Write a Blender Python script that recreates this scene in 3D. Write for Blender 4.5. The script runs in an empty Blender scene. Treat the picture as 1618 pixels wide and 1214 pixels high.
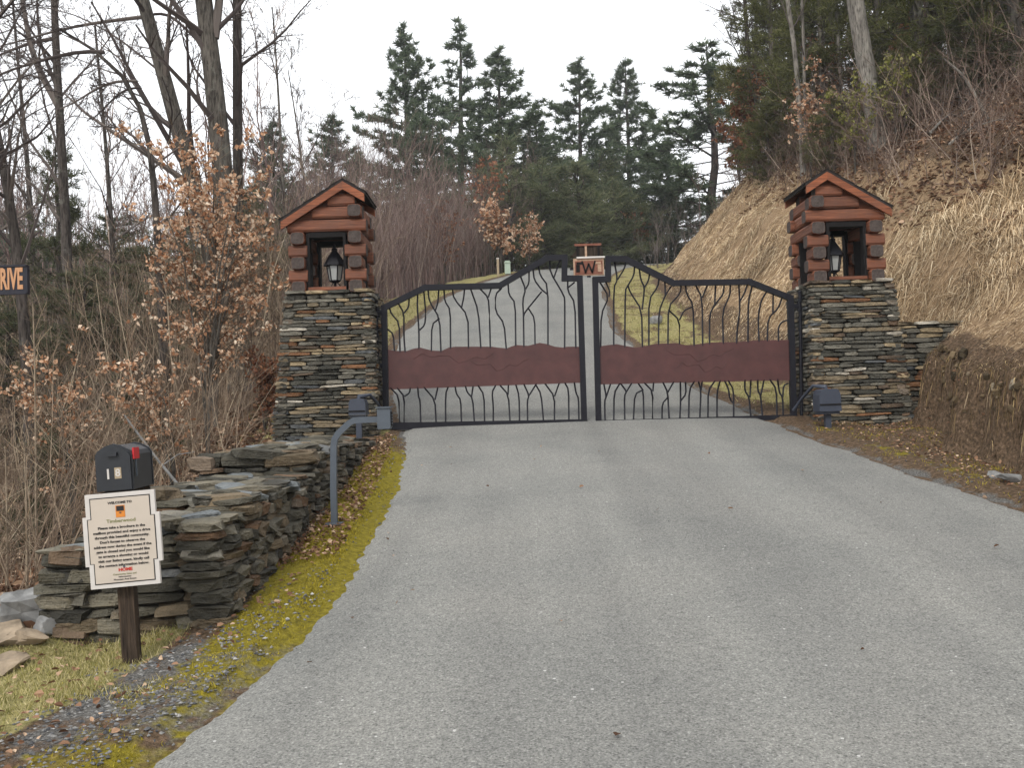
import bpy, math, random
import numpy as np
from mathutils import Vector, Matrix

# ------------------------------------------------------------------ camera, sky, sun, exposure
S = bpy.context.scene
C = S.collection
F = 1500.0                      # focal length in photo pixels (photo 1618 x 1214)
ROLL, PITCH = math.radians(1.8), math.radians(1.64)
EYE = np.array([0.0, 0.0, 1.6])
_fw = np.array([0, math.cos(PITCH), math.sin(PITCH)])
_u0 = np.array([0, -math.sin(PITCH), math.cos(PITCH)])
_r0 = np.array([1.0, 0, 0])
_rt = math.cos(ROLL) * _r0 - math.sin(ROLL) * _u0
_up = math.sin(ROLL) * _r0 + math.cos(ROLL) * _u0
cam = bpy.data.cameras.new('camera')
cam.sensor_width = 36.0
cam.lens = 36.0 * F / 1618.0
cam.clip_start, cam.clip_end = 0.05, 3000
cam_ob = bpy.data.objects.new('camera', cam)
C.objects.link(cam_ob)
cam_ob.matrix_world = Matrix(((_rt[0], _up[0], -_fw[0], EYE[0]), (_rt[1], _up[1], -_fw[1], EYE[1]),
                              (_rt[2], _up[2], -_fw[2], EYE[2]), (0, 0, 0, 1)))
S.camera = cam_ob

SUN_EL, SUN_AZ = math.radians(42), math.radians(200)   # soft light from behind and a little left of the camera
w = bpy.data.worlds.new('World'); S.world = w; w.use_nodes = True
nt = w.node_tree; nt.nodes.clear()
sky = nt.nodes.new('ShaderNodeTexSky'); sky.sky_type = 'NISHITA'; sky.sun_disc = False
sky.sun_elevation = SUN_EL; sky.sun_rotation = SUN_AZ
sky.air_density = 1.0; sky.dust_density = 4.0; sky.ozone_density = 1.0
mx = nt.nodes.new('ShaderNodeMix'); mx.data_type = 'RGBA'; mx.inputs[0].default_value = 0.93   # closed cloud cover
mx.inputs[7].default_value = (9.6, 9.75, 10.0, 1)
bg = nt.nodes.new('ShaderNodeBackground'); bg.inputs[1].default_value = 0.122
ow = nt.nodes.new('ShaderNodeOutputWorld')
nt.links.new(sky.outputs[0], mx.inputs[6]); nt.links.new(mx.outputs[2], bg.inputs[0]); nt.links.new(bg.outputs[0], ow.inputs[0])
sun = bpy.data.lights.new('sun', 'SUN'); sun.energy = 1.5; sun.angle = math.radians(16); sun.color = (1.0, 0.96, 0.9)
sun_ob = bpy.data.objects.new('sun', sun); C.objects.link(sun_ob)
_sd = Vector((math.sin(SUN_AZ) * math.cos(SUN_EL), math.cos(SUN_AZ) * math.cos(SUN_EL), math.sin(SUN_EL)))
sun_ob.rotation_euler = _sd.to_track_quat('Z', 'Y').to_euler()
sun_ob.location = (0, -20, 40)
S.view_settings.view_transform = 'Standard'; S.view_settings.look = 'None'
S.view_settings.gamma = 1.0; S.view_settings.use_curve_mapping = False
S.view_settings.exposure = 0.5
S.render.engine = 'CYCLES'
S.cycles.max_bounces = 3; S.cycles.diffuse_bounces = 2; S.cycles.glossy_bounces = 2; S.cycles.transmission_bounces = 2

rnd = random.Random(7)
NP = np.random.default_rng(7)


def at(px, py, Y):
    """the point of the place that stands Y metres ahead of the viewpoint on the photograph's pixel"""
    d = _fw + _rt * (px - 809) / F + _up * (607 - py) / F
    return EYE + d * (Y / d[1])


# ------------------------------------------------------------------ helpers
class MB:
    def __init__(s): s.v = []; s.f = []; s.m = []; s.n = 0
    def add(s, v, f, mi=0):
        v = np.asarray(v, float).reshape(-1, 3); f = np.asarray(f, int)
        if len(f) == 0: return s
        s.v.append(v); s.f.append(f + s.n); s.m.append(np.full(len(f), mi)); s.n += len(v)
        return s
    def box(s, c, d, mi=0, rot=None, j=0):
        x, y, z = np.array(d) / 2
        v = np.array([(-x,-y,-z),(x,-y,-z),(x,y,-z),(-x,y,-z),(-x,-y,z),(x,-y,z),(x,y,z),(-x,y,z)], float)
        if rot is not None: v = v @ np.array(rot).T
        return s.add(v + np.array(c), [(3,2,1,0),(4,5,6,7),(0,1,5,4),(1,2,6,5),(2,3,7,6),(3,0,4,7)], mi)
    def prism(s, poly, y0, y1, mi=0):
        """a polygon in x-z given real thickness along y"""
        n = len(poly); p = np.array(poly, float)
        v = np.vstack([np.c_[p[:,0], np.full(n, y0), p[:,1]], np.c_[p[:,0], np.full(n, y1), p[:,1]]])
        s.add(v, [(i, (i+1) % n, n+(i+1) % n, n+i) for i in range(n)], mi)
        k = s.n - 2*n
        s.ng = getattr(s, 'ng', []) + [([k+i for i in range(n)][::-1], mi), ([k+n+i for i in range(n)], mi)]
        return s
    def tube(s, pts, rad, sides=6, mi=0, cap=True, closed_twist=0):
        P = np.asarray(pts, float); k = len(P); R = np.broadcast_to(np.asarray(rad, float), (k,))
        T = np.gradient(P, axis=0); T /= np.linalg.norm(T, axis=1)[:, None] + 1e-9
        ref = np.array([0, 0, 1.0]) if abs(T[0][2]) < .8 else np.array([1.0, 0, 0])
        v = []
        for i in range(k):
            a = np.cross(T[i], ref); a /= np.linalg.norm(a) + 1e-9; b = np.cross(T[i], a); ref = ref if i == 0 else ref
            t = np.arange(sides) * 2*math.pi/sides + closed_twist
            v.append(P[i] + R[i] * (np.cos(t)[:, None]*a + np.sin(t)[:, None]*b))
        f = [(i*sides+j, i*sides+(j+1) % sides, (i+1)*sides+(j+1) % sides, (i+1)*sides+j) for i in range(k-1) for j in range(sides)]
        s.add(np.vstack(v), f, mi)
        if cap:
            b0 = s.n - k*sides
            s.ng = getattr(s, 'ng', []) + [([b0+j for j in range(sides)], mi), ([b0+(k-1)*sides+j for j in range(sides)][::-1], mi)]
        return s
    def mesh(s, name, mats, smooth=False):
        me = bpy.data.meshes.new(name)
        V = np.vstack(s.v); me.vertices.add(len(V)); me.vertices.foreach_set('co', V.ravel())
        idx = []; st = []; mi = []; pos = 0
        for f, m in zip(s.f, s.m):
            k = f.shape[1]; idx.append(f.ravel()); st.append(pos + np.arange(len(f)) * k); pos += f.size; mi.append(m)
        for g, m in getattr(s, 'ng', []):
            idx.append(np.array(g)); st.append(np.array([pos])); pos += len(g); mi.append(np.array([m]))
        idx = np.concatenate(idx); st = np.concatenate(st); mi = np.concatenate(mi)
        me.loops.add(len(idx)); me.loops.foreach_set('vertex_index', idx.astype(np.int32))
        me.polygons.add(len(st)); me.polygons.foreach_set('loop_start', st.astype(np.int32))
        me.polygons.foreach_set('material_index', mi.astype(np.int32))
        me.polygons.foreach_set('use_smooth', np.full(len(st), smooth))
        me.update(calc_edges=True); me.validate()
        for m in (mats if isinstance(mats, (list, tuple)) else [mats]): me.materials.append(m)
        return me
    def build(s, name, mats, parent=None, smooth=False, loc=(0, 0, 0)):
        return link(name, s.mesh(name, mats, smooth), parent, loc)


def link(name, me, parent=None, loc=(0, 0, 0)):
    o = bpy.data.objects.new(name, me); C.objects.link(o); o.location = loc
    if parent is not None: o.parent = parent
    return o


def tag(o, label=None, cat=None, group=None, kind=None):
    for k, v in (('label', label), ('category', cat), ('group', group), ('kind', kind)):
        if v: o[k] = v
    return o


def thing(name, label, cat, loc=(0, 0, 0), rz=0, group=None):
    o = bpy.data.objects.new(name, None); C.objects.link(o); o.location = tuple(loc); o.rotation_euler = (0, 0, rz)
    o.empty_display_size = .2
    return tag(o, label, cat, group)


def struct(name, mb, mats, smooth=False, label=None):
    return tag(mb.build(name, mats, None, smooth), label, None, None, 'structure')


# batched twigs and blades ------------------------------------------------
def tubes(mb, P, R, sides=3, mi=0):
    """P (n,k,3) polylines, R (n,k) radii -> open tapered tubes"""
    P = np.asarray(P, float); n, k, _ = P.shape
    if n == 0: return
    ax = P[:, -1] - P[:, 0]; ax /= np.linalg.norm(ax, axis=1)[:, None] + 1e-9
    ref = np.where(np.abs(ax[:, 2:3]) < .8, np.array([[0, 0, 1.0]]), np.array([[1.0, 0, 0]]))
    a = np.cross(ax, ref); a /= np.linalg.norm(a, axis=1)[:, None] + 1e-9; b = np.cross(ax, a)
    t = np.arange(sides) * 2*math.pi/sides
    off = np.cos(t)[None, :, None]*a[:, None] + np.sin(t)[None, :, None]*b[:, None]
    V = P[:, :, None, :] + R[:, :, None, None] * off[:, None]
    base = (np.arange(n) * k * sides)[:, None, None]
    i = np.arange(k-1)[None, :, None]; j = np.arange(sides)[None, None, :]; j2 = (j+1) % sides
    f = np.stack([base+i*sides+j, base+i*sides+j2, base+(i+1)*sides+j2, base+(i+1)*sides+j], -1).reshape(-1, 4)
    mb.add(V.reshape(-1, 3), f, mi)


def unit(v): return v / (np.linalg.norm(v, axis=-1, keepdims=True) + 1e-9)


def grow(P, R, m, t0, t1, ratio, ang, up, wander, k2=4, rng=NP, taper=.25, rr=.55, absL=None, bend=0.0):
    """children of a set of limbs: m per limb, leaving at t in (t0,t1)"""
    n, k, _ = P.shape
    pi = np.repeat(np.arange(n), m); N = len(pi)          # m may differ from limb to limb
    t = rng.uniform(t0, t1, N); x = t*(k-1); i = np.minimum(x.astype(int), k-2); fr = (x-i)[:, None]
    p = P[pi, i]*(1-fr) + P[pi, i+1]*fr
    r = R[pi, i]*(1-fr[:, 0]) + R[pi, i+1]*fr[:, 0]
    tan = unit(P[pi, i+1]-P[pi, i])
    q = unit(np.cross(tan, rng.normal(size=(N, 3))))
    a = ang*rng.uniform(.7, 1.3, N)[:, None]
    d = unit(tan*np.cos(a) + q*np.sin(a) + np.array([0, 0, up]))
    L = np.linalg.norm(np.diff(P, axis=1), axis=2).sum(1)[pi] if absL is None else np.full(N, absL)
    L = L*ratio*rng.uniform(.55, 1.2, N)*(1-.45*t)
    out = np.zeros((N, k2, 3)); out[:, 0] = p
    for s in range(1, k2):
        d = unit(d + rng.normal(size=(N, 3))*wander + np.array([0, 0, bend]))
        out[:, s] = out[:, s-1] + d*(L/(k2-1))[:, None]
    r0 = np.minimum(r*rr, r*.9)
    return out, r0[:, None]*np.linspace(1, taper, k2)[None, :]


def leaves(mb, pts, size, rng=NP, mi=0, flat=0.0, droop=0.0):
    """small folded leaf: two triangles sharing a midrib, per point"""
    n = len(pts)
    if n == 0: return
    d = rng.normal(size=(n, 3)); d[:, 2] = d[:, 2]*(1-flat) - droop; d = unit(d)
    nrm = rng.normal(size=(n, 3)); nrm[:, 2] += flat*3
    s = unit(np.cross(d, nrm)); nn = np.cross(s, d)
    L = size*rng.uniform(.6, 1.3, n)[:, None]; W = L*rng.uniform(.28, .42, n)[:, None]
    cu = nn*W*.4
    v = np.stack([pts, pts+d*L*.3+s*W+cu, pts+d*L*.7+s*W*.75+cu, pts+d*L, pts+d*L*.7-s*W*.75+cu, pts+d*L*.3-s*W+cu], 1)
    b = (np.arange(n)*6)[:, None]
    mb.add(v.reshape(-1, 3), np.vstack([b+[0, 1, 2, 3], b+[0, 3, 4, 5]]), mi)


def blades(mb, p, d, L, W, rng=NP, mi=0, flare=None):
    n = len(p)
    s = unit(np.cross(d, rng.normal(size=(n, 3))))
    L = np.broadcast_to(np.asarray(L, float), (n,))[:, None]; W = np.broadcast_to(np.asarray(W, float), (n,))[:, None]
    v = np.stack([p - s*W/2, p + s*W/2, p + d*L], 1)
    mb.add(v.reshape(-1, 3), (np.arange(n)*3)[:, None] + [0, 1, 2], mi)


def slivers(mb, P, W, rng=NP, mi=0):
    v = P[:, -1]-P[:, 0]; L = np.linalg.norm(v, axis=1)
    blades(mb, P[:, 0], v/(L[:, None]+1e-9), L, np.maximum(W, .001)*2.2, rng, mi)


def along(P, m, rng=NP, t0=0, t1=1):
    n, k, _ = P.shape
    pi = np.repeat(np.arange(n), m); x = rng.uniform(t0, t1, len(pi))*(k-1); i = np.minimum(x.astype(int), k-2); fr = (x-i)[:, None]
    return P[pi, i]*(1-fr)+P[pi, i+1]*fr, unit(P[pi, i+1]-P[pi, i])


# ------------------------------------------------------------------ materials
def mat(name, rough=.8, spec=.25):
    m = bpy.data.materials.new(name); m.use_nodes = True
    b = m.node_tree.nodes['Principled BSDF']; b.inputs['Roughness'].default_value = rough
    b.inputs['Specular IOR Level'].default_value = spec
    return m, m.node_tree, b


def N(nt, t, **kw):
    n = nt.nodes.new(t)
    for k, v in kw.items(): setattr(n, k, v)
    return n


def ramp(nt, src, stops, interp='LINEAR'):
    r = N(nt, 'ShaderNodeValToRGB'); r.color_ramp.interpolation = interp
    while len(r.color_ramp.elements) < len(stops): r.color_ramp.elements.new(.5)
    for e, (p, c) in zip(r.color_ramp.elements, stops):
        e.position = p; e.color = (*c, 1) if len(c) == 3 else c
    nt.links.new(src, r.inputs[0]); return r.outputs[0]


def noise(nt, scale, detail=4, rough=.55, vec=None, dist=0, out=0):
    n = N(nt, 'ShaderNodeTexNoise'); n.inputs['Scale'].default_value = scale; n.inputs['Detail'].default_value = detail
    n.inputs['Roughness'].default_value = rough; n.inputs['Distortion'].default_value = dist
    if vec is None: vec = N(nt, 'ShaderNodeTexCoord').outputs['Object']
    nt.links.new(vec, n.inputs['Vector']); return n.outputs[out]


def mixc(nt, fac, a, b, mode='MIX'):
    m = N(nt, 'ShaderNodeMix', data_type='RGBA', blend_type=mode)
    for s, v in ((0, fac), (6, a), (7, b)):
        if hasattr(v, 'links'): nt.links.new(v, m.inputs[s])
        else: m.inputs[s].default_value = v if s == 0 else (*v, 1)
    return m.outputs[2]


def bump(nt, b, h, strength=.4, dist=.01):
    n = N(nt, 'ShaderNodeBump'); n.inputs['Strength'].default_value = strength; n.inputs['Distance'].default_value = dist
    nt.links.new(h, n.inputs['Height']); nt.links.new(n.outputs[0], b.inputs['Normal'])


def mapped(nt, scale=(1, 1, 1), coord='Object'):
    m = N(nt, 'ShaderNodeMapping'); m.inputs['Scale'].default_value = scale
    nt.links.new(N(nt, 'ShaderNodeTexCoord').outputs[coord], m.inputs['Vector']); return m.outputs[0]


def mapped_pos(nt, vec, scale):
    m = N(nt, 'ShaderNodeMapping'); m.inputs['Scale'].default_value = scale
    nt.links.new(vec, m.inputs['Vector']); return m.outputs[0]


def math_(nt, op, a, b=None, c=None):
    m = N(nt, 'ShaderNodeMath', operation=op)
    for i, v in enumerate((a, b, c)):
        if v is None: continue
        if hasattr(v, 'links'): nt.links.new(v, m.inputs[i])
        else: m.inputs[i].default_value = v
    return m.outputs[0]


M = {}


def m_plain(key, col, rough=.6, spec=.3, var=.25, sc=18, metal=0, bmp=.15):
    m, t, b = mat(key, rough, spec); b.inputs['Metallic'].default_value = metal
    n = noise(t, sc, 5)
    c = ramp(t, n, [(.25, tuple(x*(1-var) for x in col)), (.75, tuple(min(1, x*(1+var)) for x in col))])
    t.links.new(c, b.inputs['Base Color'])
    if bmp: bump(t, b, noise(t, sc*6, 3), bmp, .004)
    M[key] = m; return m


def m_island(key, stops, rough=.85, trans=0.0, spec=.15, tex=False):
    """every separate leaf, blade or twig takes its own tone"""
    m, t, b = mat(key, rough, spec)
    g = N(t, 'ShaderNodeNewGeometry')
    c = ramp(t, g.outputs['Random Per Island'], stops)
    big = noise(t, .55, 2)
    c = mixc(t, 1.0, c, ramp(t, big, [(.3, (.72, .72, .72)), (.7, (1.2, 1.2, 1.2))]), 'MULTIPLY')
    if tex:                                  # layered, weathered stone
        st = math_(t, 'ADD', math_(t, 'MULTIPLY', noise(t, 9, 6, .65), .5), math_(t, 'MULTIPLY', noise(t, 5, 4, .6, mapped(t, (1, 1, 11))), .5))
        c = mixc(t, 1.0, c, ramp(t, st, [(.25, (.45, .46, .45)), (.5, (.95, .95, .95)), (.8, (1.45, 1.4, 1.3))]), 'MULTIPLY')
        bump(t, b, math_(t, 'ADD', st, noise(t, 40, 4)), 1.0, .025)
    t.links.new(c, b.inputs['Base Color'])
    if trans:
        tr = N(t, 'ShaderNodeBsdfTranslucent'); t.links.new(c, tr.inputs['Color'])
        ms = N(t, 'ShaderNodeMixShader'); ms.inputs[0].default_value = trans
        t.links.new(b.outputs[0], ms.inputs[1]); t.links.new(tr.outputs[0], ms.inputs[2])
        t.links.new(ms.outputs[0], t.nodes['Material Output'].inputs['Surface'])
    M[key] = m; return m


def m_bark(key, a, c, sc=6):
    m, t, b = mat(key, .9, .1)
    n = noise(t, sc, 6, .65, mapped(t, (1, 1, .25)))
    fu = noise(t, sc*4.5, 4, .7, mapped(t, (1, 1, .16)))
    col = mixc(t, 1.0, ramp(t, n, [(.3, a), (.7, c)]), ramp(t, fu, [(.36, (.35, .34, .33)), (.52, (1, 1, 1)), (.75, (1.35, 1.35, 1.3))]), 'MULTIPLY')
    lc = ramp(t, noise(t, 3.1, 5, .7), [(.58, (0, 0, 0)), (.66, (1, 1, 1))])
    t.links.new(mixc(t, math_(t, 'MULTIPLY', lc, .35), col, (.20, .205, .17)), b.inputs['Base Color'])
    bump(t, b, fu, 1.0, .03)
    M[key] = m


def m_stone(key):
    m, t, b = mat(key, .85, .25)
    oi = N(t, 'ShaderNodeObjectInfo')
    tc = N(t, 'ShaderNodeTexCoord'); add = N(t, 'ShaderNodeVectorMath', operation='ADD')
    geo = N(t, 'ShaderNodeNewGeometry')
    t.links.new(geo.outputs['Position'], add.inputs[0]); t.links.new(oi.outputs['Random'], add.inputs[1])
    n1 = noise(t, 9, 6, .65, add.outputs[0]); n2 = noise(t, 40, 4, .6, add.outputs[0])
    strat = noise(t, 5, 4, .6, mapped_pos(t, add.outputs[0], (1, 1, 11)))
    n1 = math_(t, 'ADD', math_(t, 'MULTIPLY', n1, .55), math_(t, 'MULTIPLY', strat, .45))
    c = mixc(t, 1.0, oi.outputs['Color'], ramp(t, n1, [(.25, (.45, .47, .45)), (.5, (.95, .95, .95)), (.8, (1.5, 1.42, 1.3))]), 'MULTIPLY')
    lich = ramp(t, noise(t, 14, 5, .7, add.outputs[0]), [(.6, (0, 0, 0)), (.72, (1, 1, 1))])
    c = mixc(t, math_(t, 'MULTIPLY', lich, .28), c, (.20, .21, .17))
    t.links.new(c, b.inputs['Base Color']); bump(t, b, math_(t, 'ADD', n2, math_(t, 'MULTIPLY', n1, 2.2)), 1.0, .028)
    M[key] = m


m_stone('stone')
# the joined small facing stones: one tone for each stone
m_island('facing', [(0, (.045, .043, .036)), (.35, (.08, .076, .064)), (.6, (.13, .122, .10)), (.75, (.16, .135, .10)), (.9, (.13, .085, .055)), (1, (.21, .19, .155))], tex=True)
m_plain('mortar', (.018, .017, .015), .95, .05)
m_plain('iron', (.007, .007, .011), .55, .2, .2, 30)
m_plain('steel', (.062, .075, .092), .5, .4, .12, 20)
m_plain('opener', (.035, .042, .06), .45, .4, .12, 20)
m_plain('dark', (.012, .011, .011), .8, .1)
m_plain('white_paint', (.52, .49, .46), .6, .3, .06)
m_plain('sign_cream', (.47, .41, .345), .6, .3, .06, 6)
m_plain('ink', (.03, .028, .028), .7, .1, .1)
m_plain('ink_red', (.45, .04, .03), .7, .1, .1)
m_plain('ink_green', (.16, .17, .06), .7, .1, .1)
m_plain('ink_orange', (.55, .2, .04), .7, .1, .1)
m_plain('box_black', (.012, .014, .018), .4, .45, .2, 12)
m_plain('flag_red', (.45, .012, .018), .4, .4, .1)
m_plain('street_letter', (.45, .235, .12), .6, .3, .12, 30)
m_plain('street_board', (.012, .012, .02), .5, .3, .2)
m_plain('plaque_tan', (.33, .22, .15), .7, .2, .3, 30)
m_plain('plaque_orange', (.17, .068, .045), .7, .2, .4, 25)
m_plain('tan_metal', (.34, .27, .18), .6, .3, .2)
m_plain('pale_green', (.36, .44, .36), .6, .3, .1)
m_plain('lamp_glass', (.33, .34, .33), .15, .5, .08, 10)
m_plain('shingle', (.03, .026, .024), .9, .1, .4, 20)
m_plain('rock_pale', (.19, .19, .185), .9, .2, .5, 9, bmp=.9)
m_island('earth', [(0, (.035, .027, .016)), (.5, (.085, .062, .036)), (.85, (.15, .11, .065)), (1, (.22, .19, .14))], .95)
m_plain('rock_tan', (.24, .19, .135), .9, .2, .5, 9, bmp=.9)


def m_wood(key, a, c, d, sc=4, stretch=(.6, 8, 8), rough=.6, spec=.3):
    m, t, b = mat(key, rough, spec)
    n = noise(t, sc, 6, .6, mapped(t, stretch), .6)
    oi = N(t, 'ShaderNodeObjectInfo')
    col = ramp(t, n, [(.28, a), (.5, c), (.75, d)])
    v = ramp(t, oi.outputs['Random'], [(0, (.72, .72, .72)), (1, (1.2, 1.15, 1.1))])
    col = mixc(t, 1.0, col, v, 'MULTIPLY')
    fg = noise(t, sc*.8, 5, .7, mapped(t, tuple(x*(3.4 if x > 1 else 1.2) for x in stretch)), .3)
    col = mixc(t, 1.0, col, ramp(t, fg, [(.36, (.30, .30, .32)), (.46, (.9, .9, .9)), (.7, (1.18, 1.15, 1.1))]), 'MULTIPLY')
    dirt = noise(t, 2.2, 5, .65)
    col = mixc(t, math_(t, 'MULTIPLY', ramp(t, dirt, [(.5, (0, 0, 0)), (.72, (1, 1, 1))]), .45), col, (.075, .052, .042))
    t.links.new(col, b.inputs['Base Color'])
    bump(t, b, math_(t, 'ADD', n, fg), .6, .012); M[key] = m


m_wood('log', (.070, .026, .015), (.165, .058, .029), (.24, .095, .050))
m_wood('log_end', (.028, .020, .018), (.065, .048, .043), (.10, .075, .066), 12, (1, 3, 3), .9, .1)
m_wood('barge', (.13, .042, .018), (.23, .072, .029), (.30, .105, .047))
m, t, b = mat('log_end', .9, .1)
wv = N(t, 'ShaderNodeTexWave', wave_type='RINGS', rings_direction='X'); wv.inputs['Scale'].default_value = 22; wv.inputs['Distortion'].default_value = 2.5; wv.inputs['Detail'].default_value = 3
t.links.new(N(t, 'ShaderNodeTexCoord').outputs['Object'], wv.inputs['Vector'])
c = mixc(t, math_(t, 'MULTIPLY', wv.outputs['Fac'], .6), (.050, .040, .036), (.125, .102, .092))
c = mixc(t, 1.0, c, ramp(t, noise(t, 30, 4), [(.3, (.6, .6, .6)), (.7, (1.3, 1.3, 1.3))]), 'MULTIPLY')
t.links.new(c, b.inputs['Base Color']); bump(t, b, wv.outputs['Fac'], .4, .006); M['log_end'] = m
m_wood('post_wood', (.018, .014, .011), (.045, .034, .026), (.085, .062, .045), 5, (8, 8, .8), .85, .15)
m_plain('panel_brown', (.062, .0215, .0195), .5, .35, .28, 5, bmp=.25)

m_bark('bark_grey', (.05, .044, .038), (.15, .135, .115))
m_bark('bark_dark', (.036, .031, .028), (.105, .09, .08))
m_bark('bark_pale', (.11, .10, .088), (.26, .24, .21))
m_island('twig_grey', [(0, (.055, .044, .042)), (.6, (.10, .083, .076)), (1, (.17, .145, .125))])
m_island('twig_mauve', [(0, (.070, .046, .042)), (.5, (.155, .106, .094)), (.85, (.22, .165, .142)), (1, (.32, .26, .21))])
m_island('twig_bank', [(0, (.05, .034, .028)), (.5, (.125, .085, .066)), (.85, (.20, .145, .115)), (1, (.34, .28, .22))])
m_island('twig_brown', [(0, (.04, .026, .018)), (.5, (.10, .066, .042)), (.85, (.18, .125, .08)), (1, (.30, .24, .16))])
m_island('needle_pine', [(0, (.050, .074, .044)), (.5, (.10, .135, .078)), (.85, (.15, .185, .11)), (1, (.20, .22, .14))], .7, .5)
m_island('needle_olive', [(0, (.055, .060, .022)), (.5, (.115, .122, .044)), (.85, (.165, .168, .066)), (1, (.22, .21, .10))], .7, .42)
m_island('needle_dark', [(0, (.042, .050, .026)), (.6, (.088, .098, .050)), (1, (.15, .155, .085))], .7, .38)
m_island('needle_soft', [(0, (.070, .085, .042)), (.5, (.135, .152, .078)), (.85, (.19, .205, .11)), (1, (.25, .25, .15))], .7, .55)
m_island('leaf_beech', [(0, (.20, .09, .045)), (.3, (.44, .23, .125)), (.65, (.66, .43, .28)), (1, (.82, .70, .55))], .8, .35)
m_island('leaf_rust', [(0, (.11, .045, .028)), (.5, (.25, .105, .058)), (.85, (.36, .18, .10)), (1, (.46, .28, .17))], .8, .3)
m_island('leaf_yellow', [(0, (.11, .12, .025)), (.6, (.24, .24, .06)), (1, (.40, .38, .15))], .8, .4)
m_island('leaf_ever', [(0, (.016, .028, .012)), (.6, (.04, .062, .028)), (1, (.085, .11, .06))], .6, .15)
m_island('straw', [(0, (.13, .085, .045)), (.25, (.30, .21, .12)), (.6, (.52, .385, .235)), (1, (.76, .63, .44))], .8, .2)
m_island('straw_brown', [(0, (.06, .036, .022)), (.45, (.145, .092, .056)), (.8, (.25, .17, .105)), (1, (.40, .31, .2))], .8, .15)
m_island('roots', [(0, (.030, .022, .010)), (.45, (.10, .070, .030)), (.75, (.22, .15, .068)), (1, (.48, .36, .19))], .9, .05)
m_island('bramble', [(0, (.07, .05, .037)), (.5, (.155, .112, .080)), (.85, (.25, .19, .135)), (1, (.42, .35, .25))], .85)
m_island('turf', [(0, (.13, .135, .04)), (.4, (.27, .25, .085)), (.75, (.44, .38, .18)), (1, (.58, .50, .30))], .8, .3)
m_island('moss', [(0, (.11, .085, .011)), (.5, (.25, .20, .016)), (1, (.38, .31, .04))], .9, .1)
m_island('litter', [(0, (.07, .035, .02)), (.4, (.16, .085, .05)), (.75, (.30, .18, .11)), (1, (.50, .37, .26))], .8, .15)
m_island('pebble', [(0, (.04, .042, .046)), (.6, (.12, .12, .12)), (.93, (.20, .195, .185)), (1, (.36, .35, .33))], .8)

# ground: turf, moss, straw, gravel weights painted by where they grow, litter and soil elsewhere
m, t, b = mat('ground', .95, .1)
att = N(t, 'ShaderNodeAttribute', attribute_name='cover'); sep = N(t, 'ShaderNodeSeparateColor')
t.links.new(att.outputs['Color'], sep.inputs[0])
big = noise(t, 1.3, 5, .6); fin = noise(t, 26, 5, .65); fin2 = noise(t, 70, 3, .6)
lit = ramp(t, fin, [(.28, (.030, .021, .013)), (.45, (.085, .058, .036)), (.6, (.15, .100, .064)), (.78, (.29, .21, .14))])
tur = ramp(t, fin, [(.25, (.13, .125, .045)), (.5, (.27, .24, .10)), (.75, (.42, .36, .19))])
mos = ramp(t, fin, [(.25, (.075, .062, .014)), (.5, (.185, .152, .018)), (.75, (.30, .245, .035))])
stw = ramp(t, noise(t, 12, 6, .7, mapped(t, (.8, 3, .8))), [(.25, (.115, .074, .040)), (.5, (.25, .17, .10)), (.75, (.43, .32, .20))])
grv = ramp(t, fin2, [(.3, (.045, .043, .040)), (.55, (.14, .135, .125)), (.78, (.36, .35, .33))])
def soft(ch, k=.45):
    v = math_(t, 'ADD', ch, math_(t, 'MULTIPLY', math_(t, 'SUBTRACT', math_(t, 'ADD', math_(t, 'MULTIPLY', big, .6), math_(t, 'MULTIPLY', noise(t, 7, 4), .4)), .5), 1.5))
    r = N(t, 'ShaderNodeMapRange'); r.inputs[1].default_value = k; r.inputs[2].default_value = k+.14
    t.links.new(v, r.inputs[0]); return math_(t, 'MULTIPLY', r.outputs[0], math_(t, 'GREATER_THAN', ch, .02))
c = mixc(t, soft(sep.outputs[2]), lit, stw)
c = mixc(t, soft(sep.outputs[0]), c, tur)
c = mixc(t, soft(att.outputs['Alpha']), c, grv)
c = mixc(t, soft(sep.outputs[1]), c, mos)
t.links.new(c, b.inputs['Base Color']); bump(t, b, math_(t, 'ADD', fin, fin2), .9, .03); M['ground'] = m

# asphalt: worn aggregate, darker tracks, a long seam
m, t, b = mat('asphalt', .9, .2)
gp = N(t, 'ShaderNodeNewGeometry').outputs['Position']
agg = noise(t, 95, 3, .7, gp); agg2 = noise(t, 34, 4, .7, gp); pat = noise(t, .9, 4, .55, gp); trk = noise(t, .55, 3, .5, mapped(t, (2.6, .16, .5)))
c = ramp(t, agg, [(.30, (.060, .060, .057)), (.45, (.165, .164, .155)), (.60, (.225, .223, .21)), (.74, (.42, .415, .40))])
c = mixc(t, 1.0, c, ramp(t, agg2, [(.3, (.72, .72, .72)), (.5, (1, 1, 1)), (.7, (1.18, 1.18, 1.16))]), 'MULTIPLY')
c = mixc(t, 1.0, c, ramp(t, pat, [(.3, (.86, .87, .87)), (.5, (1, 1, .99)), (.7, (1.08, 1.07, 1.05))]), 'MULTIPLY')
c = mixc(t, 1.0, c, ramp(t, trk, [(.35, (.86, .86, .86)), (.6, (1.05, 1.05, 1.04))]), 'MULTIPLY')
vor = N(t, 'ShaderNodeTexVoronoi'); vor.inputs['Scale'].default_value = 22; t.links.new(gp, vor.inputs['Vector'])
wn = N(t, 'ShaderNodeTexWhiteNoise'); t.links.new(vor.outputs['Color'], wn.inputs['Vector'])
fleck = math_(t, 'MULTIPLY', math_(t, 'LESS_THAN', vor.outputs['Distance'], .16), math_(t, 'GREATER_THAN', wn.outputs['Value'], .975))
c = mixc(t, math_(t, 'MULTIPLY', fleck, .75), c, (.5, .49, .47))
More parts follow.
